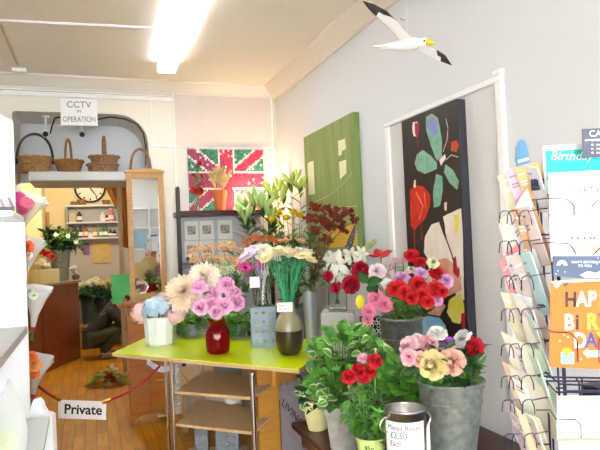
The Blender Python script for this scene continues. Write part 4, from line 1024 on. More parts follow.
def stand_things():
    # tall galvanised bucket in the middle
    c, h = onstand(401, 317, 2.78); k = 2.78/F; mo, _ = galv_bucket(c, 21*k, h, M_galv, 'tall galvanised bucket of red, pink and white flowers below the flower painting'); d = 2.78; R_ = 17*k
    red = [(411, 255, 8), (421, 262, 8), (437, 272, 9), (394, 289, 8), (405, 293, 8), (418, 284, 8.5), (423, 296, 9), (436, 289, 8.5), (442, 292, 6.5), (400, 286, 7), (412, 298, 7), (428, 302, 7)]
    bouquet(mo, R_, .25, [(x, y, r, d-.12+.006*(278-y)) for x, y, r in red], 'scarlet flowers', 'in the tall galvanised bucket', kind='carnation', hx=('#cc0e1a', '#e02a2e'), face=.5, up=.35, name='scarlet_flower', cat='flower')
    h_ = at(381, 256, d-.02); b, q = toward(mo, h_, R_, .25); flower('amaryllis', ('#c41420', '#d83030'), h_, 12*k, b, q, 'large red amaryllis standing high left of the galvanised bucket', face=.35, up=.5, leaves=4)
    pk = [(401, 278, 9), (421, 274, 7.5), (446, 281, 8), (437, 300, 6.5)]
    bouquet(mo, R_, .25, [(x, y, r, d-.1) for x, y, r in pk], 'lilac-pink carnations', 'in the tall galvanised bucket', kind='carnation', hx=('#e9a2dc', '#f0bce6'), face=.6, up=.3)
    hp = [(375, 298, 9), (385, 304, 8.5), (369, 311, 7.5), (367, 320, 6)]
    bouquet(mo, R_, .25, [(x, y, r, d-.14) for x, y, r in hp], 'hot pink carnations', 'left of the galvanised bucket', kind='carnation', hx=('#ee6a96', '#f4a2b6'), face=.6, up=.2)
    wt = [(377, 272, 9, 'pale pink-white carnation below the red amaryllis', ('#fbe6ea', '#f6d2da')), (388, 284, 6.5, 'small white rose left of the scarlet flowers', ('#fbf8f2', '#f2ecdf')), (433, 263, 6.5, 'cream flower above the rightmost scarlet flowers', ('#f4efce', '#e8e2b0')), (411, 270, 5.5, 'cream flower between the pink carnations', ('#f6eed6', '#ece0b8'))]
    for x, y, r, lab, hx in wt:
        h_ = at(x, y, d-.08); b, q = toward(mo, h_, R_, .25); flower('carnation', hx, h_, r*k, b, q, lab, face=.6, up=.3)
    mv = [(390, 268, 6), (396, 262, 5.5), (386, 276, 5), (403, 262, 5)]
    bouquet(mo, R_, .25, [(x, y, r, d) for x, y, r in mv], 'mauve flower sprays', 'at the back of the galvanised bucket', kind='floret', hx=('#c88a9c', '#d8b0a8'), face=.4, up=.6, leaves=3)
    o = []
    for px, py in ((385, 312), (395, 310), (405, 311), (416, 311), (426, 310), (433, 308), (390, 300), (410, 306), (424, 268), (398, 302)):
        h_ = at(px, py, d-.09+rnd(-.05, .05)); b, q = toward(mo, h_, R_, .2); o.append(sprig(h_, b, q, '', None, 14, .055, .024, mat('leaf_olive', '#7f9a50', .5, vary=.25) if px % 2 else M_leaf, .3))
    ordinals(o, 'olive green sprigs', 'at the rim of the galvanised bucket')
    h_ = at(367, 283, d-.16); b, q = toward(mo, h_, R_, .25); sprig(h_, b, q, 'broad dark green leaf left of the white carnation', None, 3, .085, .055, M_leafd, .1, long=.12)
    p = at(360, 302, d-.1); m = MB(); m.ball(p, .022, 10, 8, (1, .15, 1.5)); o = m.build('yellow_tag', mat('yellow_tag', '#f0e030', .4)); tag(o, 'oval yellow tag hanging among flowers left of the galvanised bucket', 'tag')
    # big bucket at the front right
    c, h = onstand(450, 379, 2.08); d = 2.08; k = d/F; mo, _ = galv_bucket(c, 33*k, h, M_galv, 'wide galvanised bucket of mixed roses at the front of the stand', .54); R_ = 28*k
    for x, y, r, kind, hx, lab in ((409, 345, 10, 'carnation', ('#f6b6c4', '#fad0d6'), 'pale pink carnation at the upper left of the wide bucket'), (409, 357, 8, 'carnation', ('#f4a8ba', '#f8c4cc'), 'pink carnation lowest at the left of the wide bucket'), (428, 345, 10, 'rose', ('#f4acb6', '#f8c6c8'), 'pink rose between the pink carnations and the white rose'), (437, 333, 9.5, 'carnation', ('#fbfaf6', '#f2f0e6'), 'white carnation at the top of the wide bucket'), (449, 341, 5.5, 'carnation', ('#b04ac8', '#c878d8'), 'small purple flower in the middle of the wide bucket'), (432, 365, 12.5, 'rose', ('#f6e69a', '#f8dca0'), 'large yellow rose at the front of the wide bucket'), (451, 362, 11.5, 'rose', ('#f6b4a0', '#f8ccba'), 'peach rose right of the large yellow rose'), (420, 359, 7, 'rose', ('#f6bca4', '#f8d0b8'), 'peach rose half behind the large yellow rose'), (462, 338, 9.5, 'carnation', ('#fbf9f7', '#f0ecea'), 'white carnation at the right beside the red rose'), (473, 348, 9.5, 'rose', ('#cc1230', '#dc3044'), 'crimson rose at the far right of the wide bucket'), (456, 350, 6, 'carnation', ('#f6d6cc', '#f4c8bc'), 'small blush flower behind the peach rose'), (418, 338, 6, 'carnation', ('#f8cdd6', '#f6dadc'), 'small blush flower at the top left of the wide bucket')):
        h_ = at(x, y, d-.06+.004*(350-y)); b, q = toward(mo, h_, R_, .2); flower(kind, hx, h_, r*k*1.08, b, q, lab, face=.6, up=.35, leaves=2, lm=M_leafd)
    o = []
    for px, py in ((414, 371), (424, 375), (440, 377), (456, 374), (466, 366), (476, 366), (472, 358), (446, 353), (480, 372), (462, 352)):
        h_ = at(px, py, d-.05+rnd(-.05, .06)); b, q = toward(mo, h_, R_, .16); o.append(sprig(h_, b, q, '', None, 9, .06, .034, M_leafd if px % 4 else M_leaf, .25))
    ordinals(o, 'rose leaf sprigs', 'at the rim of the wide bucket')
    # small shiny bucket with the handwritten price
    c, h = onstand(405, 407, 1.93); d = 1.93; k = d/F; r = 20.5*k; mo, t = galv_bucket(c, r, h, M_steel, 'small shiny empty bucket with a handwritten price notice', .88, True, 'small_metal_bucket', True)
    p0 = at(386, 423, d-r*.9); zz = at(386, 450, d-r).z-.02; hgt = p0.z-zz; m = MB(); N = 10; vs = []
    toc = math.atan2(CAM.y-c.y, CAM.x-c.x)-.12; q = []
    for i in range(N+1):
        a = toc-1.05+2.1*i/N; rr = r*.985+.0035; q.append((a, rr))
    for zc in (p0.z, zz): vs += [V((c.x+rr*math.cos(a), c.y+rr*math.sin(a), zc)) for a, rr in q]
    m.add(vs, [(i, i+1, N+2+i, N+1+i) for i in range(N)]); m.add([v+(V((c.x, c.y, v.z))-v).normalized()*.0012 for v in vs], [(i+1, i, N+1+i, N+2+i) for i in range(N)])
    tg = m.build('price_notice', M_paper); tag(tg, 'white notice with handwritten rose price wrapped around the small shiny bucket', 'price notice')
    pen = mat('blue_grey_pen', '#5a607a', .7)
    def curved(s, z, sz, off):
        o = text('lettering', s, sz, (0, 0, 0), (1, 0, 0), (0, 0, 1), pen, None, .0002, squeeze=.9); o.location = (0, 0, 0)
        for v in o.data.vertices:
            a = toc-1.0+off+v.co.x/(r*1.0); rr = r*.985+.0045-v.co.y; v.co = V((c.x+rr*math.cos(a), c.y+rr*math.sin(a), z+v.co.z))-tg.location
        o.parent = tg
    curved('Mixed Roses', p0.z-.026, .024, .18); curved('£3.50', p0.z-.052, .028, .32); curved('Each', p0.z-.077, .024, .3)
    q0, q1 = at(424, 424, 2.0), at(431, 455, 2.0); m = MB(); m.prism([q0, V((q1.x, q1.y, q0.z)), q1, V((q0.x, q0.y, q1.z))], (0, .002, 0)); tag(m.build('blank_card', M_paper), 'blank white card between the small shiny bucket and the wide bucket', 'card')
    # lime pot with the red rose posy
    c, h = onstand(370.5, 436, 2.1); d = 2.1; k = d/F; r = 14.5*k
    t = thing('lime_pot', c, 'pale lime green pot priced 95p holding ferny greenery and red roses', 'flowerpot'); m = MB(); m.lathe(wallprof([(r*.78, 0), (r*.98, h-.012), (r*1.04, h-.01), (r*1.04, h)], .004), c, 26); m.build('pot', mat('lime_glaze', '#d3e88a', .3), t)
    toc = math.atan2(CAM.y-c.y, CAM.x-c.x); o = text('lettering', '95p', .022, (0, 0, 0), (1, 0, 0), (0, 0, 1), M_ink, None, .0003); o.location = (0, 0, 0)
    for v in o.data.vertices:
        a = toc-.45+v.co.x/r; rr = r*1.0+.001-v.co.y; v.co = V((c.x+rr*math.cos(a), c.y+rr*math.sin(a), c.z+h-.035+v.co.z))-V(c)
    o.parent = t
    mo = c+V((0, 0, h)); rd = [(375, 360, 7.5), (370, 371, 7), (358, 370, 8), (349, 376, 7.5), (364, 377, 6)]
    bouquet(mo, r*.8, .08, [(x, y, q_, d-.03) for x, y, q_ in rd], 'red roses', 'in the posy above the lime pot', kind='rose', hx=('#b40c1c', '#cc2230'), face=.65, up=.25)
    h_ = at(363, 358, d+.01); b, q = toward(mo, h_, r*.8, .08); flower('carnation', ('#f2a8bc', '#f6c4cc'), h_, 6.5*k, b, q, 'single pink flower among the red roses above the lime pot', face=.6)
    o = []
    for i, (px, py) in enumerate(((352, 390), (362, 386), (372, 388), (380, 394), (347, 405), (358, 408), (368, 404), (378, 412), (352, 424), (366, 424), (383, 426), (343, 414))):
        h_ = at(px, py, d-.05+rnd(-.04, .05)); b, q = toward(mo, h_, r*.8, .06); o.append(sprig(h_, b, q, '', None, 20, .042, .016 if i % 2 else .03, (mat('fern_grey_green', '#87a878', .6, vary=.2), M_leafb, M_leaf)[i % 3], .4))
    ordinals(o, 'feathery green sprigs', 'spilling over the lime pot')
    # plants: leaves generated over a dome
    def dome_plant(name, c, zpot, dome, n, L, W, lm, rim, lab, pot, cat='plant', soil_r=.05, droop=.5, edge_share=1):
        t = thing(name, c, lab, cat); pot(t)
        m = MB(); m.lathe([(.0005, zpot), (soil_r, zpot)], V((c.x, c.y, 0)), 14); m.build('soil', M_soil, t)
        m, st = MB(), MB(); o_ = V((c.x, c.y, zpot))
        for i in range(n):
            p = dome(i); dv = (p-o_); tc = (CAM-p).normalized(); d_ = (V((dv.x, dv.y, dv.z*.3)).normalized()*.7+V((rnd(-.6, .6), rnd(-.6, .6), rnd(-.5, .5)))+tc*.3)
            m.leaf(p, d_, (tc*.7+V((0, 0, .8))), L*rnd(.7, 1.2), W*rnd(.75, 1.2), rnd(.1, droop), .2, 0 if i % 3 else 2, 4, 1 if rim and random.random() < edge_share else None, .75)
            if i % 3 == 0: st.tube([o_+V((rnd(-1, 1), rnd(-1, 1), 0))*soil_r*.5, o_.lerp(p, .5)+V((0, 0, .02)), p], .0018, 4)
        st.build('stem', M_stem, t); m.build('foliage', [lm, rim or lm, M_leafb if lm is not M_leafb else M_leaf], t)
        return t
    # tall square galvanised vase with variegated leaves
    c, h = onstand(341, 404, 2.4); d = 2.4; k = d/F; w = 16.5*k
    def pot(t):
        m = MB(); vs = []
        for z, s in ((0, .72), (h, 1.0), (h, .93), (.006, .67)):
            for sx, sy in ((-1, -1), (1, -1), (1, 1), (-1, 1)):
                a = -.35; x, y = sx*w*s, sy*w*s; vs.append(c+V((x*math.cos(a)-y*math.sin(a), x*math.sin(a)+y*math.cos(a), z)))
        fs = [(3, 2, 1, 0), (12, 13, 14, 15)]
        for l in range(3): fs += [(l*4+i, l*4+(i+1) % 4, l*4+4+(i+1) % 4, l*4+4+i) for i in range(4)]
        m.add(vs, fs); m.build('pot', mat('galvanised_grey', '#a5a49c', .5, .5, noise=(30, '#8a8a84')), t, smooth=30)
    def dome(i):
        while True:
            px, py = rnd(313, 387), rnd(330, 412)
            if ((px-349)/39)**2+((py-370)/44)**2 < 1 and not (px > 360 and py > 385): break
        e = max(0, 1-((px-349)/39)**2-((py-370)/44)**2); return at(px, py, d-.13*e**.5*rnd(.2, 1.2)+rnd(-.02, .1))
    dome_plant('variegated_ivy', c, c.z+h-.02, dome, 430, .05, .043, M_leafb, M_ivyrim, 'large bushy variegated ivy in a tall square galvanised planter', pot, edge_share=.22, soil_r=w*.8)
    # cream pot of ivy at the left corner
    c = atZ(317.5, 429, ZS); c.z = ZS+.001; d = dep(c); k = d/F
    def pot(t):
        m = MB(); m.lathe(wallprof([(9*k, 0), (12*k, 14*k), (12.8*k, 27*k), (12.6*k, 29*k)], .005), c, 24); m.build('pot', M_creampot, t)
    def dome(i):
        a, u = rnd(0, 6.28), rnd(0, 1)**.5; return at(315+13*u*math.cos(a), 388+19*u*math.sin(a), d-.05*(1-u)+rnd(-.03, .03))
    dome_plant('potted_ivy', c, c.z+26*k, dome, 75, .055, .038, M_leafd, M_ivyrim, 'small ivy in a round cream pot at the left corner of the dark stand', pot, edge_share=.4, soil_r=11*k)
    # leafy green plant behind the small shiny bucket
    c, h = onstand(408, 418, 2.32); d = 2.32; k = d/F
    def pot(t):
        m = MB(); m.lathe(wallprof([(.05, 0), (.065, h), (.068, h), (.068, h+.008)], .004), c, 20); m.build('pot', M_steelgrey, t)
    def dome(i):
        a, u = rnd(0, 6.28), rnd(0, 1)**.5; x, y = 407+25*u*math.cos(a), 388+31*u*math.sin(a); return at(x, y, d-.1*(1-u)+rnd(-.03, .03))
    dome_plant('leafy_plant', c, c.z+h-.005, dome, 110, .08, .055, M_leafb, None, 'bright green broad leaved plant behind the small shiny bucket', pot, soil_r=.055)
stand_things()

# ------------------------------------------------------------------ paintings on the right wall
def canvas(name, q, th, face_m, edge_m, lab):
    """q: four pixel corners TL, TR, BR, BL of the front face"""
    x = XR-th; P = [atX(a, b, x) for a, b in q]
    yl, yr_ = (P[0].y+P[3].y)/2, (P[1].y+P[2].y)/2; zt, zb = (P[0].z+P[1].z)/2, (P[2].z+P[3].z)/2
    t = thing(name, (XR-th/2, (yl+yr_)/2, zb), lab, 'painting')
    m = MB(); m.bx((x, yr_, zb), (XR-.002, yl, zt)); m.build('stretcher', edge_m, t, bevel=.003)
    m = MB(); m.quad((x-.001, yl, zb), (x-.001, yr_, zb), (x-.001, yr_, zt), (x-.001, yl, zt)); m.build('canvas', face_m, t)
    return t, x
def flower_painting():
    dk = mat('painted_black_brown', '#33271f', .5, noise=(9, '#241b16')); t, x = canvas('flower_painting', [(404.5, 117.5), (460.5, 101), (466, 336), (409, 344)], .05, dk, mat('painted_dark_edge', '#33303a', .5), 'tall dark canvas of painted flowers with a dragonfly shape, on the boxed-in doorway')
    mats = dict(teal=mat('paint_mint', '#93c4a8', .5, noise=(30, '#74ac90')), blue=mat('paint_blue', '#6a9ed8', .5, noise=(30, '#a98ac4')), red=mat('paint_red', '#e03414', .45, noise=(25, '#c01a10')), white=mat('paint_white', '#f4ece0', .5, noise=(20, '#efdccb')), yel=mat('paint_yellow', '#e8dc28', .5, noise=(20, '#efe27a')), pink=mat('paint_peach', '#f0c0a0', .5, noise=(20, '#e48a70')), sky=mat('paint_sky', '#9ccfe4', .5, noise=(12, '#78b4d8')), crim=mat('paint_crimson', '#b81c2c', .5), org=mat('paint_orange', '#d0501e', .5), blk=dk)
    ks = list(mats); m = MB(); lay = [0]
    def blob(c, pts, wob=.5):
        lay[0] += 1; xx = x-.0014-.00012*lay[0]; P = []
        for i in range(len(pts)):
            a, b = pts[i], pts[(i+1) % len(pts)]
            for u in (0, .33, .66): P.append((a[0]+(b[0]-a[0])*u+rnd(-wob, wob)*.5, a[1]+(b[1]-a[1])*u+rnd(-wob, wob)*.5))
        m.poly([atX(a, b, xx) for a, b in P], ks.index(c))
    def line(c, pts, w=.002):
        lay[0] += 1; xx = x-.0014-.00012*lay[0]; m.tube([atX(a, b, xx) for a, b in pts], w, 4, ks.index(c))
    blob('teal', [(426, 117), (432, 113.5), (438, 118), (440, 128), (442, 141), (442, 157), (437, 161), (431, 146), (426, 130)])
    blob('blue', [(428, 120), (433, 117), (437, 121), (438.5, 134), (434, 136), (429, 131)])
    blob('teal', [(417, 154), (423, 150), (431, 156), (437, 163), (437, 169), (425, 174), (417, 170), (414.5, 163)])
    blob('teal', [(436, 174), (442, 176), (443, 190), (440, 206), (434, 208), (433, 192)]); blob('teal', [(445, 164), (453, 170), (459, 181), (457, 190), (449, 182), (444, 172)])
    blob('white', [(439, 160), (445, 154), (446, 158), (441, 166)], .4)
    blob('red', [(409.5, 190), (416, 185), (424, 187), (430, 195), (430, 206), (425, 219), (415, 230), (410.5, 226)], .8); line('red', [(414, 226), (415, 250)]); line('red', [(421, 222), (422, 240)], .0015)
    line('pink', [(416, 192), (423, 206), (419, 220)], .002); line('pink', [(424, 192), (426, 208)], .0015)
    blob('white', [(413, 122), (417.5, 121.5), (419, 128), (417.5, 137), (413.5, 136), (412, 128)]); blob('crim', [(415, 123), (418.5, 123), (419, 130), (417.5, 138), (415, 134)])
    line('crim', [(417, 138), (419, 150), (418, 165)], .0015); line('white', [(446, 119), (448, 128), (447, 140), (443, 152)], .0015); line('crim', [(448, 128), (448, 150)], .0013)
    blob('org', [(451, 142), (457, 140), (459, 146), (457, 152), (451, 151)]); line('white', [(446, 160), (451, 155), (458, 157)], .002)
    blob('white', [(414, 180), (416, 180), (415.5, 188), (413.5, 187)], .3); blob('white', [(444, 203), (447, 202), (446.5, 211), (444.5, 210)], .3)
    blob('white', [(425, 236), (431, 225), (439, 222), (445, 238), (452, 254), (455, 275), (450, 292), (432, 300), (424, 296), (429, 262), (424, 252)], .8)
    blob('white', [(443, 217), (450, 213), (461.5, 208), (463.2, 252), (464.3, 300), (456, 300), (454, 262), (447, 240)], .8)
    blob('yel', [(454, 215), (459, 214), (459, 231), (455, 234)]); line('blk', [(446, 238), (451, 252), (455, 266)], .004)
    blob('pink', [(430, 262), (446, 258), (460, 268), (462, 290), (448, 296), (432, 290)]); blob('crim', [(453, 258), (456, 256), (457, 268), (462, 270), (458, 278), (453, 272)]); blob('white', [(459, 262), (463, 262), (464, 276), (460, 276)])
    blob('white', [(418, 275), (432, 278), (433, 300), (420, 310), (412, 300)]); blob('yel', [(449, 300), (462, 292), (464.5, 312), (460, 324), (452, 322), (447, 312)], .9); blob('crim', [(461, 314), (465, 312), (465.4, 334), (462, 335)])
    blob('sky', [(420, 318), (428, 316), (440, 318), (446, 326), (446, 336), (420, 340)], .7); blob('pink', [(424, 300), (436, 296), (446, 306), (440, 316), (428, 314)])
    m.build('painted_flowers', list(mats.values()), t)
    p = atX(463.5, 196.5, x+.02); m = MB(); m.bx((x+.005, p.y-.001-(0), p.z-.01), (x+.03, p.y+.002, p.z+.01)); 
flower_painting()
def green_painting():
    g = mat('painted_moss_green', '#98a466', .6, noise=(4, '#7f8f50', 1, (1, 5, .6))); t, x = canvas('green_painting', [(305, 133.5), (354, 115.5), (358, 249), (307, 252)], .045, g, mat('painted_green_edge', '#6f8a4a', .6), 'square green abstract canvas with cream patches on the right wall')
    mats = [mat('paint_cream', '#f0ecc4', .6), mat('paint_ochre', '#e2bc3e', .6, noise=(9, '#d8a838')), mat('paint_pale_line', '#c9d890', .6)]
    m = MB(); f = lambda pts, i: m.poly([atX(a, b, x-.0016) for a, b in pts], i)
    f([(307.5, 163), (313.5, 160.5), (315, 194), (308.5, 195)], 0); f([(338, 141), (345, 138.5), (346, 149), (342, 151), (341.5, 155), (338.5, 156)], 0); f([(339, 162), (346, 159.5), (346.5, 173), (340, 179.5)], 0)
    f([(324, 232), (346, 226), (357, 224), (357.6, 246), (326, 248)], 1)
    m.tube([atX(a, b, x-.0016) for a, b in ((352, 172), (346, 181), (338, 189), (328, 196), (312, 203))], .0025, 4, 2); m.tube([atX(a, b, x-.0016) for a, b in ((306, 207), (330, 207), (357, 206))], .002, 4, 2)
    m.build('painted_patches', mats, t)
green_painting()

# ------------------------------------------------------------------ carved gull hung from the ceiling
def gull():
    c = at(408, 43, 2.3); t = thing('wooden_gull', c, 'painted wooden seagull with spread black tipped wings hanging near the right wall', 'ornament'); M_w = mat('gull_white', '#f2efec', .4)
    tail, head = at(389, 46.5, 2.36), at(424, 42.3, 2.26); ax = (head-tail).normalized(); L = (head-tail).length
    pr = [(.0005, -.05), (.009, -.04), (.014, .0), (.02, L*.25), (.025, L*.5), (.022, L*.75), (.0155, L*.9), (.0155, L*.96), (.0175, L*1.02), (.014, L*1.08), (.001, L*1.11)]
    m = MB(); m.lathe(pr, tail, 18, ax); m.build('body', M_w, t, smooth=180)
    h = tail+ax*L*1.06; m = MB(); dn = (ax*.9+V((0, 0, -.35))).normalized(); m.lathe([(.0125, -.006), (.0115, .012), (.008, .026), (.003, .036), (.0005, .038)], h+ax*.004, 12, dn); m.build('beak', mat('gull_yellow', '#f0d020', .4), t)
    m = MB(); sd = frame(ax)[0]
    tocam = (CAM-h).normalized(); m.ball(h+(tocam-ax*tocam.dot(ax)).normalized()*.0158+V((0, 0, .005)), .004, 6, 5); m.build('eye', M_ink, t)
    m = MB(); x, y, z = frame(-ax); m.prism([tail+x*a+z*b-y*.003 for a, b in ((-.018, -.02), (.018, -.02), (.03, .055), (-.03, .055))], y*.006); m.build('tail', M_w, t); 
    def wing(pix, tipn, name):
        P = [at(px, py, d) for px, py, d in pix]; n = (P[1]-P[0]).cross(P[-1]-P[0]).normalized()
        for nm, idx, mm in (('wing', tipn[0], M_w), ('wing_tip', tipn[1], mat('gull_black', '#2c2628', .5))):
            Q = [P[i] for i in idx]; m = MB(); m.prism([q-n*.004 for q in Q], n*.008); m.build(nm, mm, t, bevel=.002)
    a = [(363, 1, 2.02), (373, 4, 2.07), (386, 11, 2.14), (397, 22, 2.2), (404, 31, 2.25), (412, 39, 2.29), (402, 43, 2.32), (396, 36, 2.26), (387, 26, 2.2), (376, 16, 2.11), (369, 9, 2.06), (391, 17.5, 2.17), (383, 15, 2.12), (378, 12, 2.1)]
    wing(a, ([9, 13, 12, 11, 3, 4, 5, 6, 7, 8], [0, 1, 2, 3, 11, 12, 13, 9, 10]), 'l')
    b = [(416, 49, 2.3), (424, 45.5, 2.32), (436, 49.5, 2.42), (445, 55, 2.5), (452, 65.5, 2.56), (440, 61, 2.5), (428, 55.5, 2.4), (437, 55, 2.44), (440.5, 57, 2.48)]
    wing(b, ([0, 1, 2, 7, 8, 5, 6], [2, 3, 4, 5, 8, 7]), 'r')
    m = MB(); m.tube([c+V((0, 0, .02)), (c.x, c.y, ZC)], .0006, 4); m.build('hanging_thread', M_paper, t)
    p = atX(405, 20, XR); m = MB(); m.tube([p, p-V((.02, 0, 0)), p-V((.03, 0, -.008))], .0025, 6); tag(m.build('wall_hook', M_steelgrey), 'tiny metal hook screwed into the right wall above the gull', 'hook')
gull()

# ------------------------------------------------------------------ white shelving unit on the left
def left_unit():
    P = at(27, 300, 2.35); xf, ye = P.x, P.y; z1 = at(25, 221, 2.35).z; z0 = .0; zs = at(26, 326, 2.35).z; yn = .95
    U = at(11, 150, 2.35); zu = at(9, 113, 2.35).z; xu = U.x+.01
    t = thing('shelving_unit', ((XL+xf)/2, (yn+ye)/2, 0), 'tall white shelving unit along the left side of the shop', 'shelf unit')
    m = MB(); m.bx((XL+.01, ye, 0), (xf, ye+.022, z1)); m.build('end_panel', M_white, t, bevel=.003)
    m = MB(); m.prism([(XL+.01, ye+.002, z1), (xu, ye+.002, z1), (xu, ye+.002, zu-.03), (xu-.06, ye+.002, zu), (XL+.01, ye+.002, zu)], (0, .02, 0)); m.build('upper_panel', mat('pale_blue_white', '#e2e9f2', .4), t)
    m = MB(); m.bx((XL+.01, ye-.35, z1-.0), (xf-.005, ye+.024, z1+.022)); m.build('shelf', M_white, t, bevel=.004)
    m = MB(); m.bx((XL+.01, yn, zs-.03), (xf-.002, ye-.001, zs)); m.build('shelf', mat('grey_shelf_board', '#c2c0be', .5), t, bevel=.003)
    m = MB(); m.bx((XL+.001, yn, 0), (XL+.02, ye, zu)); m.build('back_panel', M_white, t)
    # lower display tray with the scalloped end board
    d = 2.02; pts = [(28, 452), (28.5, 425), (30.5, 407), (33.5, 399.5), (37, 399), (40.5, 403), (42, 408.5), (45, 413), (49.5, 414), (52, 416), (54.5, 470), (56, 560), (30, 560)]
    n = (FW*1.0); n.z = 0; n.normalize(); m = MB(); m.prism([at(x, y, d) for x, y in pts], n*.03)
    o = at(40, 560, d); t2 = thing('display_tray', (o.x, o.y, 0), 'low white display tray with a scalloped end board beside the private rope', 'display stand'); m.build('end_board', M_white, t2, smooth=30)
    q = [at(26, 419, 1.97), at(49.5, 416.5, 1.97), at(42, 458, 1.78), at(16, 462, 1.78)]; m = MB(); m.prism(q, V((0, 0, -.012))); m.build('lid', mat('pale_grey_glazed', '#d3d6d2', .12, noise=(3, '#c4c8c4')), t2)
    b = at(53, 440, 1.99); a = at(20, 440, 1.99); m = MB(); f2 = b-V((0, .0, 0)); 
    m.bx((a.x-.3, a.y-.75, 0), (b.x-.01, b.y-.04, at(30, 470, 1.8).z-.06)); m.build('base', M_white, t2)
    # dark box of cards on the top shelf
    z = z1+.023; a, b = at(-14, 213, 2.2), at(16.5, 213, 2.28); t3 = thing('card_box', ((a.x+b.x)/2, (a.y+b.y)/2, z), 'dark grey box of pink striped cards on the top white shelf', 'box')
    h = at(10, 208, 2.28).z-z; x0, x1, y0, y1 = a.x, b.x, b.y-.07, b.y+.06; m = MB()
    m.bx((x0, y0, z), (x1, y0+.004, z+h)); m.bx((x0, y1-.004, z), (x1, y1, z+h)); m.bx((x0, y0, z), (x0+.004, y1, z+h)); m.bx((x1-.004, y0, z), (x1, y1, z+h)); m.bx((x0, y0, z), (x1, y1, z+.004)); m.build('tray', mat('dark_grey_box', '#6c6a72', .5), t3)
    m = MB(); m.bx((x1, y0, z), (x1+.004, y0+.01, z+h*1.05)); m.build('brass_corner', mat('brass_corner', '#d8c078', .4), t3)
    cols = ['#e9c9d6', '#f2eef0', '#d0a8bc', '#f4f2f2', '#c98aa4', '#f0e0e8', '#b49aa8', '#f6f4f4']
    for i in range(9):
        xx = x0+.006+(x1-x0-.014)*i/8.5; hh = h*rnd(1.9, 2.7)
        m = MB(); m.prism([(xx, y0+.006, z+.005), (xx, y1-.008, z+.005), (xx-.02, y1-.008, z+hh), (xx-.02, y0+.006, z+hh)], (.008, 0, 0)); o = m.build('greeting_card', mat('card_'+cols[i % 8][1:], cols[i % 8], .6)); tag(o, 'x', 'card', 'cards in the dark grey box on the top shelf'); o['label'] = 'pink or white card standing in the dark grey box on the top shelf'
    # clear bag with yellow bow in the lower corner
    c = at(4, 452, 1.85); t4 = thing('clear_gift_bag', c, 'clear cellophane bag with a yellow bow at the lower left corner', 'bag')
    top = at(9, 379, 1.93); m = MB(); L_ = [(at(-8, 470, 1.8), at(24, 470, 1.8)), (at(-6, 430, 1.82), at(27, 428, 1.86)), (at(-2, 405, 1.86), at(22, 405, 1.9)), (at(5, 386, 1.92), at(13, 386, 1.93)), (at(8, 379, 1.94), at(10, 379, 1.94))]
    vs = []
    for l, r in L_:
        cc = (l+r)/2; w = (r-l).length/2; x = (r-l).normalized(); y = V((x.y, -x.x, 0)).normalized()
        for i in range(14):
            a = 2*PI*i/14; k = 1+.06*math.cos(a*5); vs.append(cc+x*math.cos(a)*w*k+y*math.sin(a)*w*.45*k)
    m.add(vs, [(l*14+i, l*14+(i+1) % 14, l*14+14+(i+1) % 14, l*14+14+i) for l in range(4) for i in range(14)]); m.build('wrap', mat('bag_film', '#eef2ea', .15, alpha=.45), t4)
    m = MB(); q = at(5, 440, 1.835)
    for i in range(9):
        a = i*2.4; m.ball(q+V((.022*math.cos(a), -.01, .018*math.sin(a))), .016, 8, 6, (1, 1, .6))
    m.build('bow', mat('yellow_ribbon', '#e6dc4a', .4), t4)
    a, b = at(0, 412, 1.87), at(17, 444, 1.86); m = MB(); m.prism([a, V((b.x, b.y, a.z-.03)), b, V((a.x, a.y, b.z))], (0, .01, 0)); m.build('gift_card', mat('mint_card', '#a9d4bc', .6), t4)
    # wrapped bouquets hanging on the far side of the end panel
    def wrapped(tip, mouth, rpx, d, blooms, hx, lab, kind, film):
        p, q = at(tip[0], tip[1], d), at(mouth[0], mouth[1], d-.02); ax = (q-p).normalized(); L = (q-p).length; R_ = rpx*1.3/F*d
        t = thing('wrapped_bouquet', p, lab, 'bouquet', 'bouquets on the side of the white shelves'); m = MB()
        m.lathe([(.008, 0), (R_*.35, L*.4), (R_*.8, L*.8), (R_*1.15, L*1.02), (R_*1.3, L*1.1)], p, 18, ax, wob=lambda a, j: 1+(.12 if j > 2 else .03)*math.cos(a*5)); m.build('wrap', film, t)
        for i, (bx, by, br) in enumerate(blooms):
            h = at(bx, by, d-.06); o = bpy.data.objects.new('bloom', bloom_mesh(kind, i % 3, petalmat(hx[i % len(hx)]))); COL.objects.link(o); o.parent = t
            place(o, h-p+FW*-.06, (ax*.4+(CAM-h).normalized()*.6+V((rnd(-.2, .2), 0, rnd(-.1, .2)))), br*1.2/F*d, rnd(0, 6))
        m = MB(); m.tube([p-ax*.05, p, p+ax*L*.8], .007, 6); m.build('stems', M_stem, t)
        m = MB(); m.tube([p, (p+V((xf-.03, ye+.023, p.z)))/2-V((0, 0, .01)), (xf-.03, ye+.0235, p.z+.01)], .0018, 5); m.build('hanging_string', M_stem, t)
        m = MB(); m.lathe([(.011, -.012), (.013, 0), (.011, .012)], p, 12, ax); m.build('tie', mat('pink_ribbon', '#b8304a', .5), t)
    d = 2.55
    wrapped((19, 234), (31, 200), 10, d, [(26, 199, 6), (33, 204, 6), (29, 210, 5), (24, 207, 4)], ['#d83a8c', '#e46a8e', '#e04a80'], 'bouquet of bright pink flowers in clear wrap, topmost beside the white unit', 'gerbera', M_clear)
    wrapped((22, 282), (32, 244), 8, d, [(30, 238, 5), (33, 246, 6), (29, 252, 5), (34, 254, 4)], ['#f2d8cc', '#e2663c', '#f0c4b4'], 'bouquet of coral and white flowers, second from the top beside the white unit', 'carnation', M_clear)
    wrapped((33, 329), (37, 292), 9, d, [(36, 290, 4), (40, 294, 3.5)], ['#e8ece0', '#dfe8d4'], 'bouquet wrapped in white paper, third from the top beside the white unit', 'carnation', M_wrap)
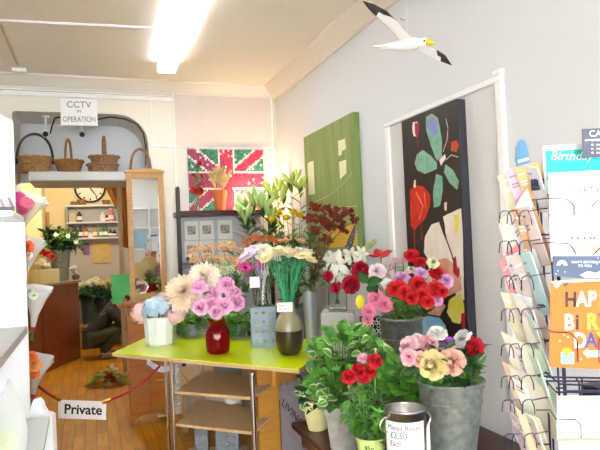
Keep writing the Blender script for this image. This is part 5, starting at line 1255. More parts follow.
    wrapped((33, 396), (38, 362), 9, d, [(37, 354, 5.5), (40, 361, 6), (35, 364, 5.5), (40, 369, 5), (36, 371, 4)], ['#ee7a3e', '#f2a052', '#e8583c'], 'bouquet of orange flowers in clear wrap, lowest beside the white unit', 'carnation', M_clear)
left_unit()

# ------------------------------------------------------------------ back room: clock, bottle shelves, curtain, counter, buckets, person
def back_room():
    c = atY(90, 188, YBB-.03); k = dep(c)/F
    t = thing('wall_clock', c, 'round cream wall clock with a black ring on the yellow end wall', 'clock'); R_ = 14*k
    m = MB(); m.lathe([(.0005, 0), (R_, 0), (R_, .015), (.0005, .017)], c, 36, (0, -1, 0)); m.build('dial', mat('clock_face', '#f0e6cc', .5), t)
    m = MB(); m.tube([c+V((R_*math.cos(a), -.012, R_*math.sin(a))) for a in [2*PI*i/40 for i in range(40)]], .016, 6, closed=True); m.build('rim', M_black, t)
    m = MB()
    for i in range(12):
        a = 2*PI*i/12; e = V((math.cos(a), 0, math.sin(a))); m.tube([c+e*R_*.74+V((0, -.02, 0)), c+e*R_*.9+V((0, -.02, 0))], .009, 4)
    m.build('hour_marks', M_black, t)
    for a, L, nm in ((-.95, .78, 'minute_hand'), (1.75, .5, 'hour_hand')):
        m = MB(); m.tube([c+V((0, -.024, 0)), c+V((math.cos(a)*R_*L, -.024, math.sin(a)*R_*L))], [.012, .005], 5); m.build(nm, M_black, t)
    # bottle shelf
    a, b = atY(66, 206, YBB-.2), atY(119, 203, YBB-.2); zt, zm, zb = a.z, atY(68, 223, YBB-.2).z, atY(68, 239, YBB-.2).z; x0, x1, y0, y1 = a.x, b.x, YBB-.2, YBB-.025
    t = thing('wall_shelf', ((x0+x1)/2, y1, zb), 'grey painted wall shelf holding bottles on the end wall of the back room', 'shelf'); M_s = mat('grey_shelf_paint', '#aaa69e', .5)
    for z, nm in ((zt, 'top_board'), (zm, 'shelf'), (zb, 'shelf')):
        m = MB(); m.bx((x0, y0, z-.012), (x1, y1, z+.012)); m.build(nm, M_ledge, t)
    for x in (x0, x1-.02):
        m = MB(); m.bx((x, y0+.01, zb+.013), (x+.02, y1, zt-.013)); m.build('side_board', M_s, t)
    m = MB(); m.bx((x0+.02, y1-.008, zb+.013), (x1-.02, y1, zt-.013)); m.build('back_board', M_s, t)
    k = dep(a)/F
    def bottle(px, z, w, h, hx, lab, cap='#d8d0c0', grp=None):
        q = atY(px, 220, y0+.07); q.z = z+.0135; r = w*k/2; hh = h*k
        t = thing('bottle', q, lab, 'bottle', grp); m = MB(); m.lathe([(.0005, 0), (r, 0), (r, hh*.6), (r*.4, hh*.78), (r*.36, hh*.9), (.0005, hh*.9)], q, 14); m.build('body', mat('bottle_'+hx[1:], hx, .2), t)
        m = MB(); m.lathe([(r*.44, hh*.88), (r*.44, hh), (.0005, hh)], q, 10); m.build('cap', mat('cap_'+cap[1:], cap, .4), t)
        m = MB(); m.lathe([(r*1.01, hh*.15), (r*1.01, hh*.45)], q, 14); m.build('paper_label', mat('bottle_label', '#e8dccb', .7), t)
    for px, w, h, hx, lab in ((79.5, 5, 12.5, '#6a3a20', 'dark amber bottle on the upper wall shelf'), (103, 5, 10, '#e8e2da', 'white bottle on the upper wall shelf'), (107, 4, 8, '#4a3a34', 'dark short bottle on the upper wall shelf'), (111, 6, 13.5, '#e07a7a', 'tall pink bottle at the right end of the upper wall shelf')):
        bottle(px, zm, w, h, hx, lab)
    cs = [(70.5, '#8a4a40', 'red-brown'), (75, '#3a3236', 'black'), (80, '#4a4044', 'dark grey'), (85.5, '#a8583c', 'rust red'), (90, '#e8e0d4', 'short white'), (94.5, '#c08a34', 'amber yellow'), (101, '#4a9a4a', 'bright green'), (105.5, '#3a7a54', 'deep green'), (110, '#4a5058', 'slate grey'), (114, '#2e3034', 'small black')]
    for i, (px, hx, nm) in enumerate(cs): bottle(px, zb, 4.6, (13, 12, 12.5, 13, 6, 12, 12, 12, 8, 7)[i], hx, f'{nm} bottle on the lower wall shelf', '#3a3030')
    q = atY(72, 218, y0+.05); m = MB(); m.bx((q.x-2.7*k, y0+.03, zm+.0135), (q.x+2.7*k, y0+.11, zm+10*k)); tag(m.build('card_carton', M_beige), 'small tan carton at the left of the upper wall shelf', 'box')
    for px, r, lab in ((74, 3.2, 'small brown wicker bowl on the left of the wall shelf top'), (82, 4.8, 'larger brown wicker bowl on the wall shelf top'), (106, 4.2, 'brown wicker bowl at the right of the wall shelf top')):
        q = atY(px, 205, y0+.08); q.z = zt+.0135; tb = thing('wicker_bowl', q, lab, 'bowl'); weave('bowl', q, r*k*.7, r*k, r*k*1.1, 1, M_wick[1], tb)
    # sack picture and small picture
    for (xa, ya, xb, yb2), hx, h2, nm, lab in (((92, 243, 111, 262.5), '#c8a24e', '#d8bc74', 'yellow', 'square yellow cloth picture below the bottle shelf'), ((82.5, 242, 89.5, 254), '#9a6a84', '#7a5a78', 'mauve', 'small mauve picture left of the yellow cloth picture')):
        a, b = atY(xa, ya, YBB-.04), atY(xb, yb2, YBB-.04); t = thing('cloth_picture', ((a.x+b.x)/2, YBB-.03, b.z), lab, 'picture')
        m = MB(); m.bx((a.x, YBB-.04, b.z), (b.x, YBB-.022, a.z)); m.build('backing', mat('pic_'+nm, hx, .8, noise=(14, h2, 1, (4, 1, 1))), t); m = MB(); w, h = b.x-a.x, a.z-b.z; m.bx((a.x+w*.15, YBB-.0415, b.z+h*.15), (b.x-w*.15, YBB-.0405, a.z-h*.12)); m.build('printed_cloth', mat('pic2_'+nm, h2, .8, noise=(20, hx)), t)
    a, b = atY(45.5, 212, YBB-.03), atY(48.5, 240, YBB-.03); m = MB(); m.bx((a.x+.01, YBB-.04, b.z), (b.x+.02, YBB-.002, a.z)); tag(m.build('wooden_batten', M_oak), 'short dark wooden batten fixed upright in the corner of the back room', 'batten')
    # curtain swag on the right and post
    y = 7.4; pts = [(99, 176), (127, 176), (128, 250), (124, 246), (122, 226), (117, 212), (111, 200), (105, 190)]
    n = 12; m = MB(); vs = []; L = [(99, 172), (104, 186), (110, 197), (116, 209), (121, 224), (123.5, 247)]
    for i in range(len(L)):
        for j in range(n+1):
            u = j/n; p = atY(L[i][0]+(129-L[i][0])*u, L[i][1]+u*2, y); vs.append(p+V((0, .03*math.sin(u*16+i*.3), 0)))
    m.add(vs, [(i*(n+1)+j, i*(n+1)+j+1, (i+1)*(n+1)+j+1, (i+1)*(n+1)+j) for i in range(len(L)-1) for j in range(n)]); o = m.build('curtain', mat('orange_cloth', '#cf8430', .7, noise=(6, '#b56c22', 1, (6, 1, 1)))); o.modifiers.new('solid', 'SOLIDIFY').thickness = .006; tag(o, 'gathered orange curtain swept aside at the right of the back room', 'curtain')
    a = atY(119, 250, 7.2); m = MB(); m.bx((a.x, 7.2, 0), (a.x+.05, 7.25, ZC)); struct(m.build('column_back_room', mat('post_paint', '#b8a488', .5)))
    # counter
    P1, P2 = atZ(43, 374, 0), atZ(80.5, 358, 0); zc = at(80, 280, dep(P2)).z; dv = (P2-P1).normalized(); nn = V((-dv.y, dv.x, 0)); A = P1-dv*.35
    A = V((max(A.x, atY(46, 230, YBB).x+.03), A.y, 0)) if False else P1
    t = thing('service_counter', ((P1+P2)/2+nn*.3), 'dark orange-brown wooden service counter in the back room', 'counter'); Pa = P1-dv*.02
    m = MB(); m.prism([Pa, P2, P2+nn*.42, Pa+nn*.3], (0, 0, zc-.03)); m.build('body', M_mahog, t)
    m = MB(); o_ = dv*.02-nn*.02; m.prism([p+V((0, 0, zc-.03)) for p in (Pa-nn*.03, P2+dv*.03-nn*.03, P2+dv*.03+nn*.45, Pa+nn*.32)], (0, 0, .03)); m.build('countertop', mat('counter_top', '#7e6a4e', .3), t, bevel=.006)
    def oncounter(px, u): # point on the counter top seen at column px, u metres behind the front edge
        best = None
        for i in range(201):
            q = P1-dv*.3+dv*(i/200*((P2-P1).length+.4))+nn*u; q.z = zc+.001; x = 300+F*(q-CAM).dot(RT)/(q-CAM).dot(FW)
            if best is None or abs(x-px) < best[0]: best = (abs(x-px), q)
        return best[1]
    q = oncounter(46.5, .13); k = dep(q)/F; m = MB(); m.box(q+V((0, 0, 7*k)), (23*k, .14, 14*k), math.atan2(dv.y, dv.x)-.35); tag(m.build('cream_box', mat('cream_card', '#d9cd9e', .6), bevel=.004), 'plain cream cardboard box on the service counter', 'box')
    q = oncounter(61, .24); k = dep(q)/F; h = 31*k; mo, _ = galv_bucket(q, 10*k, h, M_galv, 'tall galvanised bucket of white lilies on the service counter', .7, False)
    o = []
    for px, py in ((44, 240), (47, 233), (53, 230), (50, 234), (56, 238), (66, 236), (73, 242), (55, 246), (65, 246), (58, 229), (64, 231), (69, 233), (74, 236), (79, 240), (50, 241), (60, 238), (70, 241), (45, 245)):
        hh = at(px, py, dep(q)+rnd(-.12, .12)); b, qq = toward(mo, hh, 8*k, .25); o.append(sprig(hh, b, qq, '', None, 15, .15, .042, M_leafd if px % 3 else M_leaf, .6, droop=.8))
    ordinals(o, 'dark green lily stems', 'in the bucket on the counter')
    it = [(x, y, 2.6, dep(q)-.16) for x, y in ((56, 235), (68, 236), (76, 242))]
    bouquet(mo, 8*k, .25, it, 'white lilies', 'in the bucket on the counter', kind='lily', hx=('#f2efe0', '#e4e4c8'), face=.5, up=.3)
    q = oncounter(73.5, .3); mo, _ = galv_bucket(q, 6.2*k, 27*k, mat('navy_plastic', '#2c3340', .4), 'tall dark blue bucket beside the galvanised bucket on the counter', .75, False)
    o = []
    for px, py in ((72, 243), (77, 246), (80, 249)):
        hh = at(px, py, dep(q)-.02); b, qq = toward(mo, hh, 4*k, .2); o.append(sprig(hh, b, qq, '', None, 12, .13, .04, M_leafd, .6))
    ordinals(o, 'leafy stems', 'in the dark blue bucket on the counter')
    def small_pot(px, u, r, h, hx, fl, kind, lab, flab):
        q = oncounter(px, u); k = dep(q)/F; vessel('small_pot', 'pot', wallprof([(r*.75*k, 0), (r*k, h*k)], .004), q, mat('pot_'+hx[1:], hx, .5), lab, 'pot', 16); mo = q+V((0, 0, h*k)); o = []
        for x, y, rr in fl[1]:
            hh = at(x, y, dep(q)-.03); b, qq = toward(mo, hh, r*.6*k, h*k*.7); o.append(flower(kind, fl[0], hh, rr*k, b, qq, '', leaves=3, lm=M_leafd))
        ordinals(o, *flab)
    small_pot(46, .36, 5, 16, '#b0894e', ('#c23a2a', [(43, 252, 4.5), (48, 254, 4.5), (52, 257, 3.5)]), 'carnation', 'tan pot of red flowers on the service counter', ('red flowers', 'in the tan pot on the counter'))
    small_pot(41, .2, 4, 9, '#a32e2e', ('#eef0e2', [(38, 265, 3.5), (42, 262, 4), (47, 266, 3.5)]), 'floret', 'small red pot of white flowers on the service counter', ('white flower sprays', 'in the small red pot'))
    small_pot(76, .08, 4, 4.5, '#8a7a6a', ('#f6e6ea', [(70, 269, 3), (74, 267, 3.2), (77, 273, 2.6)]), 'lily', 'low grey pot of pale orchids at the counter end', ('pale orchid blooms', 'at the counter end'))
    # bench and buckets of cream and yellow flowers beyond the person
    a, b = atY(80, 325, 9.15), atY(122, 325, 9.15); zb2 = a.z; t = thing('flower_bench', ((a.x+b.x)/2, 9.25, 0), 'low bench carrying flower buckets at the end of the back room', 'bench')
    m = MB(); m.bx((a.x, 9.05, zb2-.03), (b.x+.2, 9.5, zb2)); m.build('seat_board', M_oak, t)
    for x in (a.x+.03, b.x+.17):
        m = MB(); m.bx((x-.03, 9.1, 0), (x+.03, 9.45, zb2-.03)); m.build('leg', M_oak, t)
    for px, hx, fh, py, lab, fl in ((89, '#3c4a5a', ('#f0ecc8', '#e6e2b4'), 281, 'dark blue bucket of cream flowers behind the crouching person', 'cream flowers'), (104, '#35424e', ('#e8c878', '#e2b464'), 284, 'dark slate bucket of yellow flowers behind the crouching person', 'yellow flowers')):
        q = atY(px, 322, 9.22); q.z = zb2+.001; k = dep(q)/F; mo, _ = galv_bucket(q, 7.5*k, 26*k, mat('bucket_'+hx[1:], hx, .4), lab, .75, False)
        o = []; o2 = []
        for i in range(9):
            x, y = px+rnd(-9, 9), py+rnd(-4, 5); hh = at(x, y, dep(q)+rnd(-.1, .1)); b, qq = toward(mo, hh, 6*k, .25); o.append(flower('floret', fh, hh, 3.6*k, b, qq, '', leaves=6, lm=M_leafd, leafsize=1.6))
        ordinals(o, fl, 'in the bucket behind the crouching person')
        for i in range(7):
            x, y = px+rnd(-9, 9), py+rnd(8, 17); hh = at(x, y, dep(q)-.12+rnd(-.05, .1)); b, qq = toward(mo, hh, 6*k, .2); o2.append(sprig(hh, b, qq, '', None, 12, .13, .05, M_leafd, .5))
        ordinals(o2, 'dark leafy stems', 'among the '+fl)
    # sheaf on the floor
    c = atZ(108, 384, 0); k = dep(c)/F; t = thing('floral_wreath', c, 'green spray of foliage with red flowers lying on the wooden floor', 'flower arrangement'); m = MB()
    for i in range(150):
        a = rnd(0, 6.28); u = rnd(0, 1)**.5; p = c+V((16*k*u*math.cos(a), .16*u*math.sin(a), .02+.16*(1-u)*rnd(.4, 1.1)+.0)); m.leaf(p, V((math.cos(a), math.sin(a), rnd(.0, .9))), V((0, 0, 1)), rnd(.07, .12), rnd(.015, .035), .5, .2, random.randrange(3), 3)
    m.build('foliage', [M_leafd, M_leaf, M_leafb], t)
    for x, y, r, hx, kd in ((110, 375, 3.6, '#c8281e', 'carnation'), (114, 379, 3.4, '#d23a22', 'carnation'), (107, 378, 2.6, '#e0642e', 'carnation'), (116, 370, 2.8, '#e8e4da', 'floret'), (112, 366, 2.8, '#e4e2d6', 'floret'), (103, 372, 2.2, '#e8d050', 'floret')):
        h = at(x, y, dep(c)-.05); o = bpy.data.objects.new('bloom', bloom_mesh(kd, 0, petalmat(hx))); COL.objects.link(o); o.parent = t; place(o, h-c, ((CAM-h).normalized()+V((0, 0, .6))), r*k, rnd(0, 6))
back_room()

def person():
    """crouching to the right, head behind the pine cabinet"""
    f = atZ(107, 358, 0); x0, y0 = f.x, f.y; P = lambda x, y, z: V((x0+x, y0+y, z))
    t = thing('person', f, 'person in a dark jacket and olive trousers crouching on the back room floor', 'person')
    sk = mat('skin', '#d9a88a', .5)
    J = {'pelvis': (P(-.17, .05, .30), (.13, .11)), 'waist': (P(-.10, .05, .44), (.125, .105)), 'chest': (P(.02, .05, .60), (.14, .12)), 'neckb': (P(.13, .05, .69), (.07, .065)), 'neck': (P(.17, .05, .715), (.052, .052)), 'head': (P(.25, .05, .76), (.085, .078)), 'face': (P(.31, .05, .72), (.06, .065))}
    E_ = [('pelvis', 'waist'), ('waist', 'chest'), ('chest', 'neckb'), ('neckb', 'neck'), ('neck', 'head'), ('head', 'face')]
    for s, n in ((-1, 'n'), (1, 'f')):
        w = .1*s; sh = .17*s
        J.update({'hip'+n: (P(-.16, .05+w, .28), .085), 'knee'+n: (P(.20+.03*s, .05+w*1.5, .40), .066), 'calf'+n: (P(.05, .05+w*1.3, .22), .058), 'ank'+n: (P(-.07, .05+w*1.2, .085), .04), 'toe'+n: (P(.12, .05+w*1.3, .035), .033),
                  'sho'+n: (P(.07, .05+sh, .63), .062), 'elb'+n: (P(.24, .05+sh*1.15, .45), .045), 'wri'+n: (P(.37, .05+sh*.7, .30), .03), 'palm'+n: (P(.42, .05+sh*.6, .25), (.038, .02))})
        E_ += [('pelvis', 'hip'+n), ('hip'+n, 'knee'+n), ('knee'+n, 'calf'+n), ('calf'+n, 'ank'+n), ('ank'+n, 'toe'+n), ('chest', 'sho'+n), ('sho'+n, 'elb'+n), ('elb'+n, 'wri'+n), ('wri'+n, 'palm'+n)]
        for i, (dy, L) in enumerate(((-.028, .05), (-.01, .06), (.008, .056), (.026, .045))):
            a, b = f'fa{i}{n}', f'fb{i}{n}'; J[a] = (P(.45, .05+sh*.6+dy, .215), .009); J[b] = (P(.45+L*.4, .05+sh*.6+dy, .215-L*.8), .008); E_ += [('palm'+n, a), (a, b)]
        J['th'+n] = (P(.44, .05+sh*.6-.045*s, .25), .01); J['tb'+n] = (P(.465, .05+sh*.6-.052*s, .215), .008); E_ += [('palm'+n, 'th'+n), ('th'+n, 'tb'+n)]
    skin('body', J, E_, sk, t, 'pelvis')
    def cloth(name, keys, edges, grow, m_, root):
        v = {}
        for k in keys:
            p, r = J[k]; v[k] = (p, tuple(q+grow for q in r) if isinstance(r, tuple) else r+grow)
        skin(name, v, edges, m_, t, root)
    cloth('jacket', ['pelvis', 'waist', 'chest', 'neckb', 'shon', 'elbn', 'wrin', 'shof', 'elbf', 'wrif'], [('pelvis', 'waist'), ('waist', 'chest'), ('chest', 'neckb'), ('chest', 'shon'), ('shon', 'elbn'), ('elbn', 'wrin'), ('chest', 'shof'), ('shof', 'elbf'), ('elbf', 'wrif')], .028, mat('dark_jacket', '#33342c', .8, noise=(8, '#26271f')), 'waist')
    cloth('trousers', ['pelvis', 'hipn', 'kneen', 'calfn', 'ankn', 'hipf', 'kneef', 'calff', 'ankf'], [('pelvis', 'hipn'), ('hipn', 'kneen'), ('kneen', 'calfn'), ('calfn', 'ankn'), ('pelvis', 'hipf'), ('hipf', 'kneef'), ('kneef', 'calff'), ('calff', 'ankf')], .018, mat('olive_trousers', '#4a4a38', .8, noise=(8, '#3a3a2c')), 'pelvis')
    for n in 'nf':
        a, b = J['ank'+n][0], J['toe'+n][0]; v = {'h': (a+V((-.02, 0, -.045)), (.045, .045)), 'm': ((a+b)/2+V((0, 0, -.015)), (.05, .045)), 't': (b+V((.02, 0, .004)), (.045, .036))}; skin('shoe', v, [('h', 'm'), ('m', 't')], mat('grey_shoe', '#8a8478', .7), t, 'm')
    h = J['head'][0]; m = MB(); m.ball(h+V((-.025, 0, .025)), .1, 16, 10, (1, .95, .95)); m.build('hair', mat('brown_hair', '#4a3424', .7), t)
    for s in (-1, 1):
        m = MB(); m.ball(J['face'][0]+V((.03, .028*s, .035)), .011, 8, 6); m.build('eye', M_ink, t); m = MB(); m.ball(h+V((.015, .085*s, -.01)), .024, 8, 6, (.6, .35, 1)); m.build('ear', sk, t)
    m = MB(); m.ball(J['face'][0]+V((.062, 0, .005)), .016, 8, 6, (1, .8, 1.4)); m.build('nose', sk, t); m = MB(); m.ball(J['face'][0]+V((.05, 0, -.03)), .02, 8, 6, (.5, 1, .3)); m.build('mouth', mat('lips', '#b06a60', .5), t)
person()

# ------------------------------------------------------------------ card spinner
def spinner():
    base = at(545, 300, 1.2); z0 = 0
    t = thing('card_spinner', (base.x, base.y, 0), 'tall dark wire card spinner at the right front of the shop', 'card rack')
    L = lambda P, r, nm='wire': None
    def wires(nm, lst, r=.0016):
        m = MB()
        for P in lst: m.tube(P, r, 6)
        m.build(nm, M_wire, t)
    A = lambda x, y, d=1.13: at(x, y, d)
    for x, d in ((536, 1.16), (539, 1.19), (547.5, 1.14)):
        p, q = at(x, 176, d), at(x+3, 470, d); m = MB(); m.tube([V((p.x, p.y, p.z)), V((p.x, p.y, .04))], .002, 8); m.build('post', M_wire, t)
    c = at(560, 300, 1.28); m = MB(); m.tube([(c.x, c.y, .02), (c.x, c.y, at(560, 200, 1.28).z)], .004, 10); m.build('centre_pole', M_wire, t)
    m = MB(); m.lathe([(.0005, .0), (.2, .0), (.2, .015), (.03, .03), (.014, .04)], (c.x, c.y, .001), 24); m.build('base', M_wire, t)
    m = MB(); m.tube([A(533, 181), A(552, 182)], .004); m.tube([A(533, 187), A(549, 187.5)], .003); p = A(537.5, 184.5, 1.14); m.box(p, (.014, .02, .022)); m.build('top_bracket', mat('navy_bracket', '#3c4258', .4), t)
    # rungs between posts
    for y in (234.5, 305, 340, 376, 444):
        m = MB(); m.tube([A(538, y), A(549, y+.3)], .0018, 6); m.build('rung', M_wire, t)
    # front pocket wires
    for i, pts in enumerate(([(532, 200), (545, 198.5), (566, 199), (571, 202), (574, 206), (574, 216)], [(592, 216), (592, 206), (596, 202), (601, 199), (640, 199)], [(533, 244), (548, 242.5), (568, 243.5), (572, 247), (575, 252), (575.5, 254)], [(594, 254), (598, 250), (602, 246), (640, 246)], [(534, 329), (545, 328), (553, 332), (569, 332.5), (574, 335.5), (577.5, 340), (578, 362)], [(599, 362), (599, 340), (604, 334), (640, 333)], [(536, 410), (550, 410), (556, 419), (575, 419.5), (579, 422), (581, 427), (581, 438)])):
        m = MB(); m.tube([at(x, y, 1.055) for x, y in pts], .0012, 6); m.build('pocket_wire', M_wire, t)
    # empty trays below the orange card
    for pts in ([(546, 377), (600, 378), (640, 379)], [(546, 381), (566, 381), (640, 382)], [(546, 381), (556, 392), (640, 393)], [(556, 388), (564, 388), (566, 391), (640, 391)], [(576, 378), (579, 383), (580, 396)], [(582, 378), (582, 396)], [(545, 372), (560, 384), (600, 386)]):
        m = MB(); m.tube([at(x, y, 1.09) for x, y in pts], .0018, 6); m.build('tray_wire', M_wire, t)
    # side pocket loops
    for y, xo in ((213, 0), (243, 0), (278, 2), (311, 2), (346, 2), (378, 2), (402, 3), (436, 5)):
        for j, x in enumerate((500, 508, 520)):
            xx = x+xo; P = [(xx-1, y+10+j), (xx, y), (xx+3, y-2), (xx+8, y-2-j*.5), (xx+11, y+4), (xx+12, y+12)]; d = 1.165-.02*j; m = MB(); m.tube([at(a, b, d) for a, b in P], .0011, 6); m.build('pocket_wire', M_wire, t)
        m = MB(); m.tube([at(530+xo, y-2, 1.1), at(541+xo*.5, y-4, 1.12), at(550, y-5, 1.13)], .0012, 6); m.build('pocket_wire', M_wire, t)
    # cards
    CN = [0]
    def card(q, d, hx, lab, group=None, th=.0012, rough=.55):
        if th > .0015: hx = '#'+''.join('%02x' % int(int(hx[i:i+2], 16)*.9+255*.1) for i in (1, 3, 5))
        d = d if isinstance(d, (tuple, list)) else (d,)*4; P = [at(x, y, dd) for (x, y), dd in zip(q, d)]
        n = (P[1]-P[0]).cross(P[3]-P[0]).normalized()
        if n.dot(FW) < 0: n = -n
        m = MB(); m.prism(P, n*th); o = m.build('greeting_card', mat('card_'+hx[1:], hx, rough), loc=(P[2]+P[3])/2); tag(o, lab, 'card', group); return o, P, -n
    def sub(o, name, pts, d, hx, k=1):
        m = MB(); m.poly([at(x, y, d-.0006*k) for x, y in pts]); m.build(name, mat('ink_'+hx[1:], hx, .6), o)
    r_, u_ = RT, UP
    def words(o, s, px, py, size, d, hx, k=2, name='lettering', **kw): text(name, s, size*d/F, at(px, py, d-.0006*k), r_, u_, mat('ink_'+hx[1:], hx, .6), o, .0001, **kw)
    G = None
    # front face, top to bottom: teal header card, black price sign, party card, pale card, slate rainbow card, orange birthday card
    o, P, n = card([(543, 146), (640, 141), (640, 190), (545, 194)], 1.12, '#e4f4f4', 'teal and white Birthday header card at the top of the spinner'); d = 1.12
    sub(o, 'teal_panel', [(545, 151), (637, 147), (637, 170), (556, 173), (549, 180), (547, 180)], d, '#2cc6c4'); sub(o, 'pale_edge', [(546, 148.5), (637, 144), (637, 147), (545.5, 151)], d, '#d6f0f2')
    words(o, 'Birthday', 550, 160, 12.5, d, '#f2fdfd', 2, italic=.25, bold=.0)
    o, P, n = card([(582, 129), (640, 126), (640, 155), (583, 158)], 1.085, '#55596a', 'dark grey price sign headed Cards clipped at the top of the spinner'); d = 1.085
    words(o, 'CARDS', 589, 136.5, 9, d, '#f6f6f8', 1, bold=.0); sub(o, 'rule', [(585, 139.5), (625, 137.5), (625, 138.7), (585, 141)], d, '#f6f6f8')
    for i, y in enumerate((143, 147.5, 151.5, 155.5)): words(o, '\u2022 \u2022\u2022\u2022\u2022', 591, y, 8, d, '#f6f6f8', 1)
    o, P, n = card([(548, 173), (640, 168), (640, 223), (550, 217)], 1.095, '#fbfafc', 'white card reading PARTY in mauve capitals'); d = 1.095
    words(o, 'PARTY', 572, 193.5, 9.5, d, '#5c4656', 1)
    sub(o, 'pink_wash', [(566, 204), (574, 200), (580, 206), (577, 215), (567, 216)], d, '#dcc0e0'); sub(o, 'cream_wash', [(584, 188), (592, 186), (590, 196)], d, '#faf0dc')
    o, P, n = card([(549.5, 217), (640, 214), (640, 262), (551, 262)], 1.085, '#f7f6f7', 'white card with grey rope border and faint dotted lettering'); d = 1.085
    m = MB()
    for i in range(28): m.tube([at(551+i*3.2, 220.3-i*.09, d-.0006), at(553+i*3.2, 217.8-i*.09, d-.0006)], .0009, 4)
    for i in range(12): m.ball(at(551.2, 224+i*3.2, d-.0004), .0007, 5, 4)
    m.build('rope_border', mat('ink_8c8884', '#8c8884', .6), o)
    words(o, 'it\u2019s a', 564, 236, 8, d, '#8c8892', 1); words(o, '\u2022 \u2022 \u2022 \u2022\u2022', 570, 241.5, 10, d, '#484458', 1); sub(o, 'tan_wash', [(566, 247), (610, 243), (612, 254), (568, 253)], d, '#e2c4a0')
    o, P, n = card([(553, 256), (640, 256), (640, 282), (553, 276)], 1.075, '#55647c', 'slate blue card with a small rainbow above the orange card'); d = 1.075
    for i, (r, hx) in enumerate(((4.9, '#f4dce0'), (3.6, '#e8b0b8'), (2.3, '#c8ccd8'))):
        m = MB(); m.tube([at(562+r*math.cos(a), 265.5-r*math.sin(a), d-.0008) for a in [PI*j/12 for j in range(13)]], .0011, 5); m.build('rainbow_band', mat('ink_'+hx[1:], hx, .6), o)
    words(o, 'HAPPY BIRTHDAY', 571.5, 263.3, 3.6, d, '#f4f4f8', 1, bold=.0); words(o, 'TO YOU', 578, 267, 3.6, d, '#f4f4f8', 1)
    sub(o, 'white_drift', [(580, 275), (588, 271), (596, 273), (602, 270), (620, 272), (620, 279), (585, 278)], d, '#f2f2f4')
    for x, y in ((556, 274), (558, 271), (565, 272), (598, 258), (597, 264)): sub(o, 'star', [(x-.6, y), (x, y-.8), (x+.6, y), (x, y+.8)], d, '#f4f4f8')
    o, P, n = card([(550.5, 283), (640, 279), (640, 371), (549.5, 367)], 1.06, '#ee7226', 'big orange HAPPY BIRTHDAY card in the middle of the spinner'); d = 1.06
    sub(o, 'white_border', [(552, 281.2), (640, 277.2), (640, 279.2), (552, 283.2)], d, '#f6f2ee')
    def lets(s, x, y, sz, cols, st, k=1):
        for i, ch in enumerate(s): words(o, ch, x+i*st, y-i*.35, sz, d, cols[i % len(cols)], k, bold=.03, squeeze=.82)
    lets('HAPPY', 564.5, 306.5, 21, ['#3a2a2e', '#f8dcd0', '#f4f0f0', '#f2d84a', '#3a3a6a'], 11.6)
    lets('BiRTH', 564, 329.5, 22, ['#f2d6d2', '#4a3230', '#f2e04a', '#6a5a54', '#f4f0ee'], 11.4)
    lets('DAY', 573.5, 347.5, 21, ['#f6dce0', '#46508c', '#f2d84a'], 12)
    for x, y in ((564, 335), (568, 337), (560, 341), (590, 352), (581, 359)): sub(o, 'star', [(x-1.6, y), (x-.4, y-.4), (x, y-1.7), (x+.4, y-.4), (x+1.6, y), (x+.4, y+.4), (x, y+1.7), (x-.4, y+.4)], d, '#f8d8a8')
    m = MB()
    for i in range(9):
        a = PI*i/8; m.tube([at(567+2.5*math.cos(a), 352-2.5*math.sin(a), d-.0008), at(567+5.4*math.cos(a), 352-4.5*math.sin(a), d-.0008)], .0007, 4)
    m.ball(at(567, 352, d-.0002), .0052, 12, 8); m.build('sun', mat('ink_f4d23a', '#f4d23a', .6), o)
    sub(o, 'sea_panel', [(560.8, 352), (574.2, 352), (574.2, 364), (560.8, 364)], d, '#dff0f4', 2)
    for i in range(5):
        m = MB(); m.tube([at(561+j*.55, 353.5+i*2.3+.75*math.sin(j*1.05), d-.0018) for j in range(25)], .0009, 4); m.build('wave', mat('ink_2c6ea4', '#2c6ea4', .6), o)
    sub(o, 'white_arrow', [(583, 352.5), (588, 348.5), (588, 350.5), (612, 350), (612, 357.5), (588, 357), (588, 358.5)], d, '#f8f6f4')
    words(o, 'TO YOU', 590, 355.5, 4.6, d, '#b8a8a0', 3)
    sub(o, 'paper_flag', [(553.5, 285), (562, 282.4), (557, 288.6)], d, '#f0eef0'); sub(o, 'paper_flag', [(562, 284.5), (570, 281), (566, 287)], d, '#5a4a58')
    # white cards low on the front face
    for (q, d, lab, ys) in (([(557, 396), (640, 396), (640, 441), (557, 441)], 1.075, 'white card with grey drawing in the lower front pocket', 401), ([(559, 441), (640, 441), (640, 486), (559, 486)], 1.06, 'white card lowest in the front pockets, cut off by the picture edge', 446)):
        o, P, n = card(q, d, '#f4f3f6', lab); sub(o, 'badge', [(584, ys-3), (612, ys-3), (612, ys+2.5), (584, ys+2.5)], d, '#9a98a8'); words(o, 'Greetings', 585, ys+1.2, 5, d, '#f4f4f8', 2, italic=.3)
        if ys < 420:
            m = MB()
            for x, y, r in ((594, 418, 4), (598, 422, 5), (592, 425, 4), (599, 413, 3)):
                m.tube([at(x+r*math.cos(a)*(1+.2*math.cos(5*a)), y+r*math.sin(a)*(1+.2*math.cos(5*a)), d-.0006) for a in [2*PI*j/16 for j in range(17)]], .0004, 4)
            m.build('drawing', mat('ink_8886a0', '#8886a0', .6), o); sub(o, 'tan_band', [(557.5, 437), (640, 437), (640, 441), (557.5, 441)], d, '#d4bf9e')
            words(o, 'Happy Birthday', 568, 409, 5.5, d, '#b4b0bc', 1, italic=.2)
    # dark box in the bottom tray
    p = at(600, 392, 1.14); m = MB(); m.box(p, (.05, .04, .03)); o = m.build('dark_carton', M_black); tag(o, 'small black carton in the empty spinner tray at the right edge', 'box')
    # tall blue rounded card sticking up behind
    P = [(515.5, 160), (516, 147), (518, 142), (521, 139), (525, 140.5), (527, 145), (529, 155), (535, 184), (522, 184)]
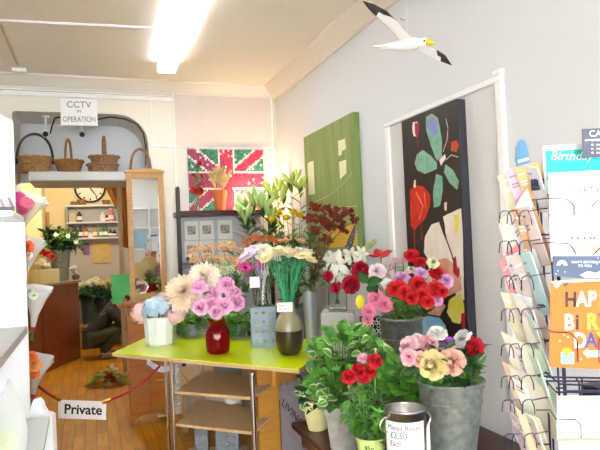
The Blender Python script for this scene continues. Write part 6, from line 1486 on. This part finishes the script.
    m = MB(); n = (FW*.4-RT).normalized(); m.prism([at(x, y, 1.2+(532-x)*.002) for x, y in P], FW*.003); o = m.build('greeting_card', mat('card_blue', '#8abbe2', .5, noise=(25, '#6fa4d4')), loc=at(526, 184, 1.2)); tag(o, 'pale blue round topped card standing at the top of the side pockets', 'card')
    m = MB(); m.poly([at(x, y, 1.199+(532-x)*.002) for x, y in ((517.5, 160), (528.5, 157), (529, 160), (518, 163.5))]); m.build('silver_band', mat('ink_dbe6ee', '#dbe6ee', .5), o)
    # side pockets: fanned cards, rows from the top
    rows = [('top', [(497, 176, 507, 172, '#d6cfae', 'olive'), (505, 171, 517, 167, '#f4c2e2', 'pink'), (514, 168, 526, 165, '#f2c07e', 'orange'), (525, 166, 537, 168, '#eef0f6', 'white')], 46),
            ('second', [(497, 221, 509, 214, '#e2dac4', 'stone'), (508, 217, 514, 208, '#f0f0f2', 'pale grey'), (511, 209, 522, 208, '#dca878', 'brown'), (519, 208, 530, 206, '#fae4dc', 'blush')], 58),
            ('third', [(499, 262, 505, 256, '#e88a94', 'red'), (505, 257, 513, 254, '#f2eeee', 'white'), (510, 258, 521, 253, '#c6b8b2', 'taupe'), (520, 254, 530, 252, '#c4f0f6', 'pale turquoise')], 62),
            ('fourth', [(500, 292, 512, 294, '#e6dab6', 'khaki'), (511, 293, 519, 295, '#ecebea', 'white'), (514, 298, 529, 306, '#eee6d6', 'beige'), (527, 305, 533, 309, '#e0e6e8', 'grey blue')], 55),
            ('fifth', [(501, 332, 513, 338, '#eee6d0', 'sand'), (511, 337, 518, 341, '#f0eeea', 'white'), (516, 340, 529, 346, '#e4ecd0', 'pale sage'), (527, 312, 535, 322, '#d2f0e0', 'mint')], 58),
            ('sixth', [(502, 362, 510, 366, '#f6d8b4', 'tan edged'), (508, 366, 522, 374, '#dee0d0', 'grey green'), (521, 371, 530, 378, '#ece6d2', 'oatmeal'), (529, 352, 538, 360, '#d6f4e4', 'pale green')], 58),
            ('lowest', [(504, 400, 511, 405, '#b8a8b8', 'mauve'), (511, 404, 518, 410, '#d8dccb', 'grey sage'), (516, 410, 526, 414, '#f6eec8', 'cream'), (525, 413, 534, 420, '#f2f0e8', 'ivory')], 60)]
    for ri, (rn, cs, ht) in enumerate(rows):
        for ci, (x0, y0, x1, y1, hx, nm) in enumerate(cs):
            lean = ht*.34; dn, df = 1.15, 1.195
            dd = -.024*(ci-1.5)
            if ci < len(cs)-1: y1 += (y1-y0)/(x1-x0)*13; x1 += 13
            o, P, n = card([(x0, y0), (x1, y1), (x1+lean, y1+ht), (x0+lean, y0+ht)], (df+dd, dn+dd, dn+dd, df+dd), hx, f'{nm} card in the {rn} side pocket of the spinner', None, .002)
            m = MB(); off = -n*-.0; q = [P[0].lerp(P[2], u) for u in (0, 1)]; f = lambda u, v: (P[0]*(1-u)+P[1]*u)*(1-v)+(P[3]*(1-u)+P[2]*u)*v+n*.0008
            for v in (.14, .3, .36): m.quad(f(.08, v), f(.36, v), f(.36, v+.035), f(.08, v+.035))
            m.build('printed_lines', M_paper if ci % 2 == 0 else mat('ink_soft', '#a89a98', .6), o)
spinner()
